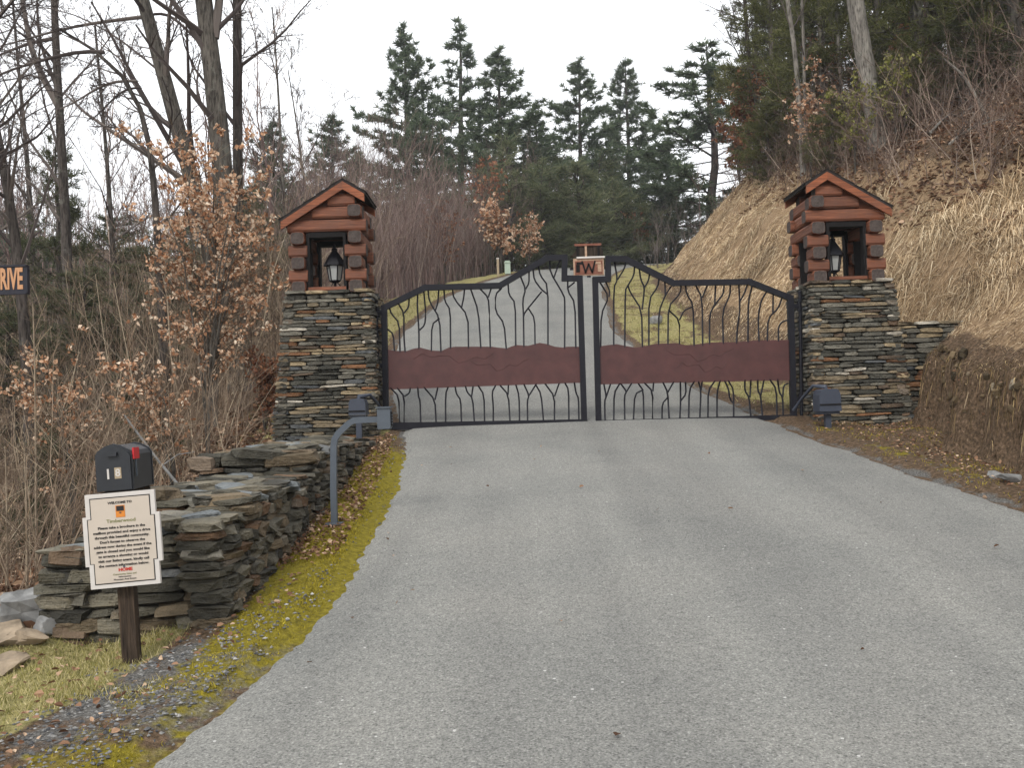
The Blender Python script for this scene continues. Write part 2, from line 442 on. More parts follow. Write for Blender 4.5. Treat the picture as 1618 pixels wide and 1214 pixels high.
t.links.new(c, b.inputs['Base Color']); bump(t, b, agg, .65, .01); M['asphalt'] = m

# ------------------------------------------------------------------ terrain
_ky = np.array([-30, -8, 0, 2.5, 3.78, 5.1, 6.6, 9, 11, 12.7, 16, 21, 29, 37, 46, 54, 62, 70, 80, 95])
_kl = np.array([-14, -7, -3.2, -2.05, -1.52, -1.18, -1.13, -1.2, -1.3, -1.5, -2.15, -2.6, -2.0, -.96, .64, 3.6, 8.5, 15, 26, 45])
_kr = np.array([9, 6.4, 4.9, 4.6, 4.45, 4.32, 4.15, 3.8, 3.6, 3.5, 2.8, 2.35, 2.9, 3.9, 5.6, 8.6, 13.5, 21, 33, 52])
_kz = np.array([-2.6, -1.1, -.19, .12, .283, .447, .635, .935, 1.185, 1.4, 2.1, 3.3, 5.2, 6.75, 8.4, 9.75, 10.95, 11.9, 12.6, 13.0])
_kt = np.array([12, 7.5, 5.4, 5.1, 5.0, 4.8, 4.55, 4.45, 4.75, 5.55, 4.45, 4.3, 4.7, 5.9, 9.5, 15, 22, 31, 45, 66])
_ys = np.arange(-30, 95.01, .1)
def _sm(v):
    k = np.exp(-.5*(np.arange(-24, 25)/8.0)**2); k /= k.sum()
    return np.convolve(np.pad(v, 24, mode='edge'), k, 'valid')
_L, _R, _Z, _T = (_sm(np.interp(_ys, _ky, k)) for k in (_kl, _kr, _kz, _kt))
xl = lambda y: np.interp(y, _ys, _L)
xr = lambda y: np.interp(y, _ys, _R)
zr = lambda y: np.interp(y, _ys, _Z)
toe = lambda y: np.interp(y, _ys, _T) + (.13*np.sin(y*2.1+1)*np.sin(y*.9) + .05*np.sin(y*7.3))*(np.asarray(y) < 12)
_perm = NP.permutation(4096)
_val = NP.uniform(-1, 1, 4096)


def vnoise(x, y):
    xi = np.floor(x).astype(int); yi = np.floor(y).astype(int); fx = x-xi; fy = y-yi
    fx = fx*fx*(3-2*fx); fy = fy*fy*(3-2*fy)
    h = lambda a, c: _val[_perm[(a+_perm[c & 4095]) & 4095]]
    return (h(xi, yi)*(1-fx)+h(xi+1, yi)*fx)*(1-fy) + (h(xi, yi+1)*(1-fx)+h(xi+1, yi+1)*fx)*fy


def sstep(a, c, x):
    t = np.clip((x-a)/(c-a), 0, 1); return t*t*(3-2*t)


def gz(x, y):
    x = np.asarray(x, float); y = np.asarray(y, float)
    z = zr(y).copy() if np.ndim(y) else np.asarray(zr(y))
    dl = np.maximum(xl(y)-x, 0); h = np.maximum(x-toe(y), 0)
    # left of the drive: verge, then the ground falls into the valley and rises again far off
    near = 1-sstep(11.5, 14, y)
    left = -.10*np.minimum(dl, 1.6) - (.42*near + .26*(1-near))*np.clip(dl-1.7, 0, 9) - .10*np.clip(dl-10.7, 0, 16) + .20*np.clip(dl-34, 0, 90)
    vb = .75*sstep(2.5, 5, y)*(1-sstep(11.9, 12.6, y))
    right = vb*sstep(0, .22, h) + np.where(y < 12.2, .80, .98)*np.clip(h-.05, 0, 3.9) + .50*np.clip(h-3.95, 0, 22) + .12*np.clip(h-26.4, 0, 60)
    off = np.maximum(dl, np.maximum(x-xr(y), 0))
    rough = sstep(.15, 1.2, off)
    n = vnoise(x*.35, y*.35)*.22*sstep(2, 6, off) + vnoise(x*1.3+9, y*1.3)*.10*rough + vnoise(x*4+3, y*4)*.035*rough
    n = n + sstep(.3, 1.5, h)*(vnoise(x*.9+40, y*.55)*.26 + vnoise(x*2.3+4, y*1.7)*.11)
    road_dip = -.05*(1-sstep(0, .10, off))
    far = sstep(95, 260, y)
    return (z + left + right + n + road_dip)*(1-far) + far*6.0


def hit(px, py, y0=3, y1=140, step=.1):
    d = _fw + _rt*(px-809)/F + _up*(607-py)/F
    ys = np.arange(y0, y1, step); p = EYE + d*(ys/d[1])[:, None]
    below = np.nonzero(p[:, 2] < gz(p[:, 0], p[:, 1]))[0]
    return p[below[0]] if len(below) else None


def axis(parts):
    out = []
    for a, c, st in parts: out.append(np.arange(a, c-1e-6, st))
    return np.concatenate(out + [np.array([parts[-1][1]])])


gx = axis([(-420, -100, 40), (-100, -40, 5), (-40, -12, 1), (-12, -4, .25), (-4, 6.6, .09), (6.6, 12, .2), (12, 40, 1), (40, 100, 6), (100, 420, 40)])
gy = axis([(-40, -4, 3), (-4, 1.5, .4), (1.5, 13.5, .09), (13.5, 30, .25), (30, 70, .7), (70, 110, 2.5), (110, 420, 25)])
X, Y = np.meshgrid(gx, gy)
Zg = gz(X, Y)
nyy, nxx = X.shape
ii = (np.arange(nyy-1)[:, None]*nxx + np.arange(nxx-1)[None, :]).ravel()
g = MB().add(np.c_[X.ravel(), Y.ravel(), Zg.ravel()], np.c_[ii, ii+1, ii+nxx+1, ii+nxx])
ground = struct('ground', g, M['ground'], True, 'sloping ground of turf, leaf litter and dry straw around the drive')


def cover(x, y):
    dl = xl(y)-x; dr = x-xr(y); h = x-toe(y)
    L = np.zeros((len(x), 4))
    before = 1-sstep(11.8, 12.6, y)
    turf = sstep(.55, .9, dl)*(1-sstep(2.2, 3.4, dl))*before*(1-sstep(5.4, 6.4, y))
    turf = np.maximum(turf, sstep(0, .2, dl)*(1-sstep(1.6, 2.6, dl))*(1-before)*.66)
    turf = np.maximum(turf, sstep(0, .2, dr)*(1-sstep(-.4, .3, h))*sstep(12.5, 14, y)*.60)
    moss = sstep(-.4, -.3, dl)*(1-sstep(.36, .66, dl))*before*(.61 + .24*sstep(4.9, 5.8, y))*(1-sstep(10.4, 11.6, y)*.6)*(1-.22*sstep(3.7, 4.1, y)*(1-sstep(4.9, 5.3, y)))
    moss = np.maximum(moss, sstep(.05, .2, dr)*(1-sstep(.3, .8, dr))*before*.42)
    grav = np.maximum(sstep(-.2, -.05, dl)*(1-sstep(.0, .09, dl)), sstep(-.2, -.05, dr)*(1-sstep(.0, .16, dr)))*.55
    grav = np.maximum(grav, sstep(-.1, .05, dl)*(1-sstep(.6, 1.0, dl))*before*(.30 + .26*sstep(3.6, 4.2, y)*(1-sstep(5.0, 5.6, y))))
    straw = sstep(.35, .7, h)*(1-sstep(3.3, 4.2, h))*.95
    L[:, 0] = turf; L[:, 1] = moss; L[:, 2] = straw; L[:, 3] = grav
    return L


ca = ground.data.color_attributes.new('cover', 'FLOAT_COLOR', 'POINT')
ca.data.foreach_set('color', cover(X.ravel(), Y.ravel()).ravel())

# driveway: one asphalt sheet with a slight crown and a broken edge
ry = np.concatenate([np.arange(-28, 2, .5), np.arange(2, 14, .03), np.arange(14, 90, .35)])
cs = np.linspace(0, 1, 27)
rv = []
for y in ry:
    a, c_ = float(xl(y)), float(xr(y))
    a -= .03*vnoise(np.array([y*2.1]), np.array([5.]))[0] + .022*vnoise(np.array([y*9.]), np.array([7.]))[0] + .012*vnoise(np.array([y*23.]), np.array([37.]))[0]
    c_ += .04*vnoise(np.array([y*3.1]), np.array([15.]))[0] + .02*vnoise(np.array([y*11.]), np.array([27.]))[0] + .014*vnoise(np.array([y*23.]), np.array([47.]))[0]
    xx = a + (c_-a)*cs
    rv.append(np.c_[xx, np.full(27, y), float(zr(y)) + .035*(1-(2*cs-1)**4) - .022 + .008*vnoise(xx*.8, np.full(27, y*.5)) - np.where((cs < .001) | (cs > .999), .05, 0)])
rv = np.vstack(rv); ii = (np.arange(len(ry)-1)[:, None]*27 + np.arange(26)[None, :]).ravel()
drive = struct('driveway', MB().add(rv, np.c_[ii, ii+1, ii+28, ii+27]), M['asphalt'], True, 'worn grey asphalt driveway climbing through the gate')


def road_z(x, y):
    a, c_ = xl(y), xr(y); s = (x-a)/(c_-a)
    return zr(y) + .035*(1-(2*s-1)**4) - .022 + .008*vnoise(np.atleast_1d(x*.8), np.atleast_1d(y*.5))[0]


# ------------------------------------------------------------------ stones
def stone_mesh(i, rng):
    ring = np.array([(-.5, -.36), (0, -.5), (.5, -.40), (.5, .40), (.02, .5), (-.5, .38)])
    v = []
    for x, sc in ((-.5, .74), (-.34, 1), (.3, 1), (.5, .76)):
        q = ring*sc*(1+rng.uniform(-.13, .13, (6, 1))) + rng.uniform(-.05, .05, (6, 2))
        v.append(np.c_[x+rng.uniform(-.06, .06, 6), q])
    mb = MB(); mb.add(np.vstack(v), [(r*6+j, r*6+(j+1) % 6, (r+1)*6+(j+1) % 6, (r+1)*6+j) for r in range(3) for j in range(6)])
    mb.ng = [([5, 4, 3, 2, 1, 0], 0), ([18, 19, 20, 21, 22, 23], 0)]
    me = mb.mesh('stone', M['stone'])
    return me, np.vstack(v)


def rough_mesh(i, rng):
    t_ = np.arange(7)*2*math.pi/7+rng.uniform(-.2, .2); c_, s_ = np.cos(t_), np.sin(t_)
    ring = np.c_[np.sign(c_)*np.abs(c_)**.6, np.sign(s_)*np.abs(s_)**.55]*.5
    v = []
    for x, sc in ((-.5, .7), (-.36, 1.0), (.33, 1.0), (.5, .72)):
        q = ring*sc*(1+rng.uniform(-.14, .14, (7, 1))) + rng.uniform(-.06, .06, (1, 2))
        v.append(np.c_[x+rng.uniform(-.09, .09, 7), q])
    mb = MB(); mb.add(np.vstack(v), [(r*7+j, r*7+(j+1) % 7, (r+1)*7+(j+1) % 7, (r+1)*7+j) for r in range(3) for j in range(7)])
    mb.ng = [(list(range(6, -1, -1)), 0), (list(range(21, 28)), 0)]
    return mb.mesh('stone', M['stone'])


_srng = np.random.default_rng(3)
ROUGH = [rough_mesh(i, _srng) for i in range(16)]
STONES = [stone_mesh(i, _srng) for i in range(14)]
PAL = [((.062, .060, .049), 25), ((.108, .102, .084), 25), ((.17, .158, .128), 16), ((.10, .105, .108), 3), ((.22, .175, .115), 12),
       ((.20, .10, .05), 5), ((.32, .25, .155), 6), ((.46, .42, .35), 5), ((.12, .088, .062), 8)]
PALW = [((.058, .054, .042), 20), ((.10, .092, .070), 26), ((.155, .14, .105), 20), ((.145, .112, .072), 19), ((.15, .092, .055), 7), ((.21, .195, .16), 7), ((.14, .145, .145), 3)]


def pick(pal):
    k = rnd.uniform(0, sum(w_ for _, w_ in pal))
    for c_, w_ in pal:
        k -= w_
        if k <= 0: break
    j = rnd.uniform(.8, 1.2); return tuple(min(1, x*j) for x in c_) + (1,)


def put_stone(parent, spec, rough=False):
    p, R3, size, col = spec
    o = bpy.data.objects.new('stone', ROUGH[rnd.randrange(16)] if rough else STONES[rnd.randrange(14)][0]); C.objects.link(o); o.parent = parent
    m4 = Matrix(R3).to_4x4() @ Matrix.Diagonal((*size, 1)); m4.translation = Vector(p)
    o.matrix_local = m4; o.color = col
    return o


def join_stones(parent, specs, name='stone_facing'):
    mb = MB(); fa = np.array([(r*6+j, r*6+(j+1) % 6, (r+1)*6+(j+1) % 6, (r+1)*6+j) for r in range(3) for j in range(6)])
    caps = np.array([(0, 1, 2, 3), (3, 4, 5, 0), (18, 19, 20, 21), (21, 22, 23, 18)])
    for p, R3, size, col in specs:
        v = STONES[rnd.randrange(14)][1]*np.array(size)
        mb.add(v @ np.array(R3).T + np.array(p), np.vstack([fa, caps]))
    return tag(mb.build(name, M['facing'], parent), kind='stuff')


def face_stones(A, B, z0, z1, out, pal, hh=(.035, .075), ww=(.10, .40), depth=.13, proud=.02, A1=None, B1=None, tilt=1.5):
    """courses of stones over a face from corner A to corner B (x,y at z0; A1,B1 at z1); out = outward normal"""
    A, B = np.array(A, float), np.array(B, float); A1 = A if A1 is None else np.array(A1, float); B1 = B if B1 is None else np.array(B1, float)
    out = np.array([*out, 0.0]); out /= np.linalg.norm(out); specs = []; z = z0
    while z < z1-.012:
        h = min(rnd.uniform(*hh), z1-z)
        if z1-z-h < hh[0]*.6: h = z1-z
        s = (z+h/2-z0)/(z1-z0); a = A+(A1-A)*s; b_ = B+(B1-B)*s; L = np.linalg.norm(b_-a); d = (b_-a)/L; u = -rnd.uniform(0, .03)
        d3 = np.array([d[0], d[1], 0]); 
        while u < L-.02:
            wd = rnd.uniform(ww[0], ww[1])*rnd.choice((.7, 1, 1, 1.15)); wd = min(wd, L+.02-u)
            if L-(u+wd) < ww[0]*.6: wd = L+.01-u
            c_ = a + d*(u+wd/2); pr = rnd.uniform(-proud, proud)
            ang = math.radians(rnd.gauss(0, tilt)); yaw = math.radians(rnd.gauss(0, 2.5))
            Rm = Matrix((d3, -out, (0, 0, 1))).transposed() @ Matrix.Rotation(ang, 3, 'Y') @ Matrix.Rotation(yaw, 3, 'Z')
            hh_ = h*rnd.uniform(.88, 1.06)
            specs.append(((c_[0]-out[0]*(depth/2-pr), c_[1]-out[1]*(depth/2-pr), z+h/2), Rm, (wd*1.0, depth, hh_), pick(pal)))
            u += wd+rnd.uniform(.0, .010)
        z += h
    return specs


def pillar(label, xi0, xo0, xi1, xo1, y0, y1, zb, zt):
    """xi: gate side, xo: outer side; index 0 at the foot, 1 at the top"""
    t_ = thing('stone_pillar', label, 'pillar', ((xi0+xo0)/2, (y0+y1)/2, zb), group='stone gate pillars')
    ox, oy = (xi0+xo0)/2, (y0+y1)/2; sg = 1 if xi0 > xo0 else -1; H = zt-zb
    yb0, yb1 = y0, y0+.06
    L = lambda x, y: (x-ox, y-oy)
    q = .07
    core = MB(); lo = [(xo0+sg*q, yb0+q), (xi0-sg*q, yb0+q), (xi0-sg*q, y1-q), (xo0+sg*q, y1-q)]; hi = [(xo1+sg*q, yb1+q), (xi1-sg*q, yb1+q), (xi1-sg*q, y1-q), (xo1+sg*q, y1-q)]
    v = [(*L(*p), -.4) for p in lo] + [(*L(*p), H-.03) for p in hi]
    fs = [(0, 1, 5, 4), (1, 2, 6, 5), (2, 3, 7, 6), (3, 0, 4, 7), (4, 5, 6, 7)]
    if sg < 0: fs = [f[::-1] for f in fs]
    core.add(v, fs); core.build('core', M['mortar'], t_)
    fr = face_stones(L(xo0, yb0), L(xi0, yb0), -.2, H-.045, (0, -1), PAL, A1=L(xo1, yb1), B1=L(xi1, yb1), ww=(.13, .44), hh=(.034, .068)) if sg > 0 else \
        face_stones(L(xi0, yb0), L(xo0, yb0), -.2, H-.045, (0, -1), PAL, A1=L(xi1, yb1), B1=L(xo1, yb1), ww=(.13, .44), hh=(.034, .068))
    inn = face_stones(L(xi0, yb0), L(xi0, y1), -.2, H-.045, (sg, 0), PAL, A1=L(xi1, yb1), B1=L(xi1, y1), ww=(.14, .42), hh=(.04, .07))
    oth = face_stones(L(xo0, yb0), L(xo0, y1), -.6, H-.045, (-sg, 0), PAL, A1=L(xo1, yb1), B1=L(xo1, y1), hh=(.05, .09)) + \
        face_stones(L(xo0, y1), L(xi0, y1), -.3, H-.045, (0, 1), PAL, A1=L(xo1, y1), B1=L(xi1, y1), hh=(.05, .09))
    own = fr + inn; own.sort(key=lambda s: -s[2][0]*s[2][2]*(1.0 if s in fr else .35))
    for s in own[:290]: put_stone(t_, s)
    join_stones(t_, own[290:]+oth)
    # cap slabs along the rim
    for (a, b_, n) in ((xo1, xi1, 4),):
        for r_, yy in ((0, yb1+.14), (1, y1-.14)):
            for k in range(n):
                cx = a+(b_-a)*(k+.5)/n; wd = abs(b_-a)/n*1.02
                o = put_stone(t_, ((cx-ox, yy-oy, H-.015+rnd.uniform(-.006, .008)), Matrix.Rotation(rnd.uniform(-.05, .05), 3, 'Z'), (wd, .36, .05), pick(PAL)))
                o.name = 'cap_stone'
    for k in range(3):
        yy = yb1+.35+(y1-yb1-.7)*(k+.5)/3
        for xx in (xi1-sg*.17, xo1+sg*.17):
            o = put_stone(t_, ((xx-ox, yy-oy, H-.02), Matrix.Rotation(math.pi/2, 3, 'Z'), ((y1-yb1-.7)/3, .34, .05), pick(PAL))); o.name = 'cap_stone'
    return t_


PL = pillar('stacked slate pillar left of the gate, behind the grey keypad pipe', -1.75, -3.16, -1.79, -2.93, 12.3, 13.45, 1.30, 3.25)
PR = pillar('stacked slate pillar right of the gate, against the straw bank', 3.92, 5.24, 3.94, 5.03, 12.3, 13.45, 1.20, 3.17)

# wing wall right of the right pillar
ww_ = thing('wing_wall', 'low stacked slate wall running from the right pillar into the bank', 'wall', (5.6, 12.9, 1.2))
mbw = MB(); mbw.box((.08, .06, .45), (1.25, .38, 1.85)); mbw.build('core', M['mortar'], ww_)
sp = face_stones((-.50, -.2), (.78, -.2), -.4, 1.38, (0, -1), PAL, ww=(.12, .4), hh=(.04, .08))
for s in sp[:280]: put_stone(ww_, s)
join_stones(ww_, sp[280:] + face_stones((-.5, .3), (.78, .3), -.2, 1.38, (0, 1), PAL, hh=(.06, .09)) + face_stones((.78, -.2), (.78, .3), -.2, 1.38, (1, 0), PAL, hh=(.06, .09)))
for k in range(4):
    o = put_stone(ww_, ((-.34+k*.33, .05, 1.41), Matrix.Rotation(rnd.uniform(-.06, .06), 3, 'Z'), (.34, .56, .05), pick(PAL))); o.name = 'cap_stone'

# dry stone wall along the left verge, three steps
dw = thing('dry_stone_wall', 'rough stepped dry stone wall along the mossy left verge, behind the mailbox', 'wall', (-2.2, 5.5, .35))
W0 = np.array([-2.2, 5.5, .35])
big_specs = []; back_specs = []
def wl(x, y): return (x-W0[0], y-W0[1])
cr = MB()
def tier(x0, x1, y0, y1, ztop0, ztop1):
    q = .13
    v = []
    for zz in (None, 1):
        for x, y, tz in ((x0+q, y0+q, ztop0), (x1-q, y0+q, ztop0), (x1-q, y1-q*.2, ztop1), (x0+q, y1-q*.2, ztop1)):
            v.append((x-W0[0], y-W0[1], (float(gz(x, y))-.4 if zz is None else tz-.09)-W0[2]))
    cr.add(v, [(0, 1, 5, 4), (1, 2, 6, 5), (2, 3, 7, 6), (3, 0, 4, 7), (4, 5, 6, 7)])
tier(-2.74, -2.3, 5.5, 6.1, .88, .9); tier(-2.45, -1.66, 5.52, 6.1, 1.02, 1.04); tier(-2.62, -1.66, 6.0, 8.1, 1.10, 1.15); tier(-2.65, -1.68, 8.0, 12.25, 1.32, 1.31)
cr.build('core', M['mortar'], dw)
def zf(x, y): return float(gz(x, y))-W0[2]-.06
big_specs += face_stones(wl(-2.76, 5.5), wl(-2.28, 5.5), zf(-2.5, 5.5), .88-W0[2], (0, -1), PALW, (.035, .10), (.12, .36), .28, .025, tilt=3)
big_specs += face_stones(wl(-2.30, 5.5), wl(-1.66, 5.5), zf(-2, 5.5), 1.03-W0[2], (0, -1), PALW, (.035, .09), (.12, .36), .28, .025, tilt=3, A1=wl(-2.30, 5.6), B1=wl(-1.72, 5.6))
big_specs += face_stones(wl(-2.6, 6.0), wl(-1.7, 6.0), .6, 1.10-W0[2], (0, -1), PALW, (.04, .09), (.14, .38), .3, .025, tilt=3)
big_specs += face_stones(wl(-2.66, 8.0), wl(-1.72, 8.0), .72, 1.31-W0[2], (0, -1), PALW, (.04, .10), (.14, .42), .3, .03, tilt=3)
for ya, yb, zt in ((5.5, 6.1, 1.02), (6.1, 7.0, 1.11), (7.0, 8.05, 1.13)):
    big_specs += face_stones(wl(-1.64, ya), wl(-1.64, yb), zf(-1.66, (ya+yb)/2)-.03, zt-W0[2], (1, 0), PALW, (.04, .085), (.10, .28), .26, .03, tilt=6, A1=wl(-1.72, ya), B1=wl(-1.72, yb))
for ya, yb, zt in ((8.05, 9.1, 1.32), (9.1, 10.2, 1.31), (10.2, 11.2, 1.31), (11.2, 12.25, 1.32)):
    big_specs += face_stones(wl(-1.64, ya), wl(-1.64, yb), zf(-1.66, (ya+yb)/2)-.03, zt-W0[2], (1, 0), PALW, (.045, .09), (.11, .30), .26, .03, tilt=6, A1=wl(-1.75, ya), B1=wl(-1.75, yb))
for ya, yb, zt in ((5.5, 6.0, .88), (6.0, 8.0, 1.1), (8, 10, 1.31), (10, 12.25, 1.31)):
    back_specs += face_stones(wl(-2.72, ya), wl(-2.72, yb), zf(-2.8, (ya+yb)/2)-.3, zt-W0[2], (-1, 0), PALW, (.08, .15), (.2, .5), .25, .04, tilt=4)
tops = []
def cover_top(x0, x1, y0, y1, z, n, sz=(.28, .55)):
    for k in range(n):
        a = rnd.uniform(*sz); 
        Rm = Matrix.Rotation(rnd.uniform(-1.2, 1.2), 3, 'Z') @ Matrix.Rotation(rnd.gauss(0, .06), 3, 'X') @ Matrix.Rotation(rnd.gauss(0, .06), 3, 'Y')
        cl = pick(PALW) if rnd.random() < .75 else (.17, .185, .19, 1)
        tops.append(((rnd.uniform(x0+.12, x1-.12)-W0[0], y0+(y1-y0)*(k+.5)/n-W0[1], z-W0[2]+rnd.uniform(-.03, .02)), Rm, (a, a*rnd.uniform(.55, .85), rnd.uniform(.05, .09)), cl))
cover_top(-2.72, -2.3, 5.58, 6.0, .86, 6, (.16, .3)); cover_top(-2.36, -1.72, 5.6, 6.05, 1.0, 10, (.16, .34))
cover_top(-2.6, -1.7, 6.05, 8.0, 1.09, 44, (.16, .4)); cover_top(-2.62, -1.74, 8.05, 12.2, 1.30, 60, (.16, .42))
allw = big_specs + tops; allw.sort(key=lambda s: -s[2][0]*s[2][2]/((s[0][1]+5.5)**2))
for s in allw[:296]: put_stone(dw, (s[0], s[1], (max(s[2][0], s[2][2]*1.9)*1.08, s[2][1], s[2][2]*1.2), s[3]), True)
join_stones(dw, allw[296:]+back_specs)


# ------------------------------------------------------------------ log lantern houses on the pillars
def log_mesh(name, L, dy, dz):
    t_ = np.arange(10)*2*math.pi/10+math.pi/10; cx = np.sign(np.cos(t_))*np.abs(np.cos(t_))**.42*dy/2; cz = np.sign(np.sin(t_))*np.abs(np.sin(t_))**.5*dz/2
    v = np.vstack([np.c_[np.full(10, x), cx*s, cz*s] for x, s in ((-L/2, .93), (-L/2+.012, 1), (L/2-.012, 1), (L/2, .93))])
    mb = MB(); mb.add(v, [(r*10+j, r*10+(j+1) % 10, (r+1)*10+(j+1) % 10, (r+1)*10+j) for r in range(3) for j in range(10)])
    mb.ng = [(list(range(9, -1, -1)), 1), (list(range(30, 40)), 1)]
    return mb.mesh(name, [M['log'], M['log_end']])


_lm = {}
def log(parent, c_, L, axis_, dy=.185, dz=.168):
    k = (round(L, 2), dy)
    if k not in _lm: _lm[k] = log_mesh('log', L, dy, dz)
    o = link('log', _lm[k], parent, c_); o.rotation_euler = (0, 0, 0 if axis_ == 'x' else math.pi/2); return o


def lantern_house(label, cx, cy, zb, s):
    """s = +1 when the gate lies towards -x"""
    t_ = thing('log_lantern_house', label, 'log house', (cx, cy, zb), group='log lantern houses')
    D = .44                                   # half depth of the front and rear walls
    W_ = .51; US = .375
    for yy in (-D+.1, D-.1):
        for z in (.195, .52):
            log(t_, (s*(-W_+.14), yy, z), .28, 'x'); log(t_, (s*(W_-.125), yy, z), .25, 'x')
        log(t_, (0, yy, .85), 2*W_+.02, 'x')
        log(t_, (s*-.14, yy, 1.02), .66, 'x'); log(t_, (s*-.2, yy, 1.185), .36, 'x')
    for u in (-US, US):
        for z in (.04, .357, .683):
            if z > .6: log(t_, (s*u, 0, z), 2*D+.09, 'y')
            else:
                for yy in (-1, 1): log(t_, (s*u, yy*(D+.045-.14), z), .28, 'y')
    log(t_, (s*-US, 0, 1.03), 2*D+.09, 'y')
    log(t_, (s*-US, 0, .86), 2*D-.3, 'y'); log(t_, (s*US, 0, .86), 2*D-.3, 'y')
    # dark trim round the openings
    for yy in (-D+.10, D-.10):
        for c3, d3 in (((s*-.225, yy, .38), (.04, .12, .76)), ((s*.255, yy, .38), (.04, .12, .76)), ((s*.015, yy, .735), (.438, .118, .07))): MB().box(c3, d3).build('opening_trim', M['dark'], t_)
        sb = MB(); sb.box((s*.015, yy, .022), (.5, .14, .044)); sb.build('sill', M['log'], t_)
    for u in (-US, US):
        for yy in (-.21, .21): MB().box((s*u, yy, .32), (.1, .03, .56)).build('opening_trim', M['dark'], t_)
    ce = MB(); ce.box((0, 0, .80), (.8, .66, .03)); ce.build('ceiling_board', M['dark'], t_)
    # saltbox roof: long slope outwards, short slope to the gate
    ru, rz_ = -.235, 1.45
    sl = .62
    roof = MB()
    def slope(u1):
        z1 = rz_-sl*abs(u1-ru); th = .035
        poly = [(s*ru, rz_), (s*u1, z1), (s*u1, z1-th), (s*ru, rz_-th)]
        if (u1-ru)*s < 0: poly = poly[::-1]
        roof.prism(poly, -D-.05, D+.05)
    slope(.60); slope(-.53)
    rf = roof.build('roof', M['shingle'], t_)
    # courses of shingles on both slopes
    for u1 in (.60, -.53):
        n = 5 if u1 > 0 else 2
        for k in range(n):
            ua = ru+(u1-ru)*k/n; ub = ru+(u1-ru)*(k+1.08)/n; za = rz_-sl*abs(ua-ru)+.004; zb_ = rz_-sl*abs(ub-ru)+.004
            for j in range(6):
                yy0 = -D-.06+(2*D+.12)*j/6
                sh = MB(); poly = [(s*ua, za), (s*ub, zb_+.014), (s*ub, zb_+.001), (s*ua, za-.006)]
                if (u1-ru)*s < 0: poly = poly[::-1]
                sh.prism(poly, yy0+.003, yy0+(2*D+.12)/6-.003); sh.build('shingle', M['shingle'], rf)
    for yy in (-D-.055, D+.02):
        for u1 in (.585, -.515):
            z1 = rz_-sl*abs(u1-ru)-.037; bw = .105
            poly = [(s*ru, rz_-.037), (s*u1, z1), (s*u1, z1-bw), (s*ru, rz_-.037-bw)]
            if (u1-ru)*s < 0: poly = poly[::-1]
            bd = MB(); bd.prism(poly, yy, yy+.035); bd.build('barge_board', M['barge'], t_)
    poly = [(s*-.45, .93), (s*.45, .93), (s*ru, 1.36)]
    if s < 0: poly = poly[::-1]
    for yy in (-D+.08, D-.1): MB().prism(poly, yy, yy+.02).build('gable_board', M['log'], t_)
    return t_


lantern_house('red log lantern house with grey log ends on the left pillar', -2.37, 12.82, 3.265, -1)
lantern_house('red log lantern house with grey log ends on the right pillar', 4.44, 12.82, 3.19, 1)


def lantern(label, x, y, z, sc=1.0):
    t_ = thing('lantern', label, 'lantern', (x, y, z), group='lanterns in the log houses')
    b_ = MB(); b_.tube([(0, 0, 0), (0, 0, .02)], [.06, .055], 10); b_.tube([(0, 0, .02), (0, 0, .12)], .014, 8)
    b_.build('base', M['iron'], t_)
    for k in range(3):
        a = k*2*math.pi/3+.5
        c_ = MB(); c_.tube([(math.cos(a)*r_, math.sin(a)*r_, h) for r_, h in ((.055, .02), (.085, .06), (.06, .1), (.03, .13))], .007, 5); c_.build('scroll', M['iron'], t_)
    bt = MB(); q = 6
    def hexr(r_, h): return [(r_*math.cos(i*math.pi/3), r_*math.sin(i*math.pi/3), h) for i in range(6)]
    hx = lambda mb, r0, h0, r1, h1: mb.add(hexr(r0, h0)+hexr(r1, h1), [(i, (i+1) % 6, 6+(i+1) % 6, 6+i) for i in range(6)])
    hx(bt, .02, .115, .075, .14); hx(bt, .075, .14, .078, .155); hx(bt, .078, .155, .03, .156); bt.build('tray', M['iron'], t_)
    for i in range(6):
        a = i*math.pi/3; p0 = (.076*math.cos(a), .076*math.sin(a), .15); p1 = (.11*math.cos(a), .11*math.sin(a), .36)
        MB().tube([p0, p1], .009, 5).build('bar', M['iron'], t_)
        a2 = (i+1)*math.pi/3
        p2 = (.11*math.cos(a2), .11*math.sin(a2), .36); p3 = (.076*math.cos(a2), .076*math.sin(a2), .15)
        v = np.array([p0, p3, p2, p1])*np.array([.96, .96, 1]); n_ = np.array([math.cos(a+.52), math.sin(a+.52), 0])*.004
        g_ = MB(); g_.add(np.vstack([v, v-n_]), [(0, 1, 2, 3), (7, 6, 5, 4), (0, 4, 5, 1), (1, 5, 6, 2), (2, 6, 7, 3), (3, 7, 4, 0)]); g_.build('pane', M['lamp_glass'], t_)
    rf = MB(); hx(rf, .10, .345, .152, .352); hx(rf, .152, .352, .15, .372); hx(rf, .15, .372, .10, .46); hx(rf, .10, .46, .035, .555); hx(rf, .035, .555, .03, .57); rf.build('lamp_roof', M['iron'], t_)
    fn = MB(); fn.tube([(0, 0, .565), (0, 0, .585), (0, 0, .6), (0, 0, .63), (0, 0, .655)], [.045, .035, .018, .02, .003], 8); fn.build('finial', M['iron'], t_)
    t_.scale = (sc, sc, sc); return t_


lantern('black lantern with pale panes inside the left log house', -2.345, 12.78, 3.285)
lantern('black lantern inside the right log house', 4.40, 12.80, 3.21)

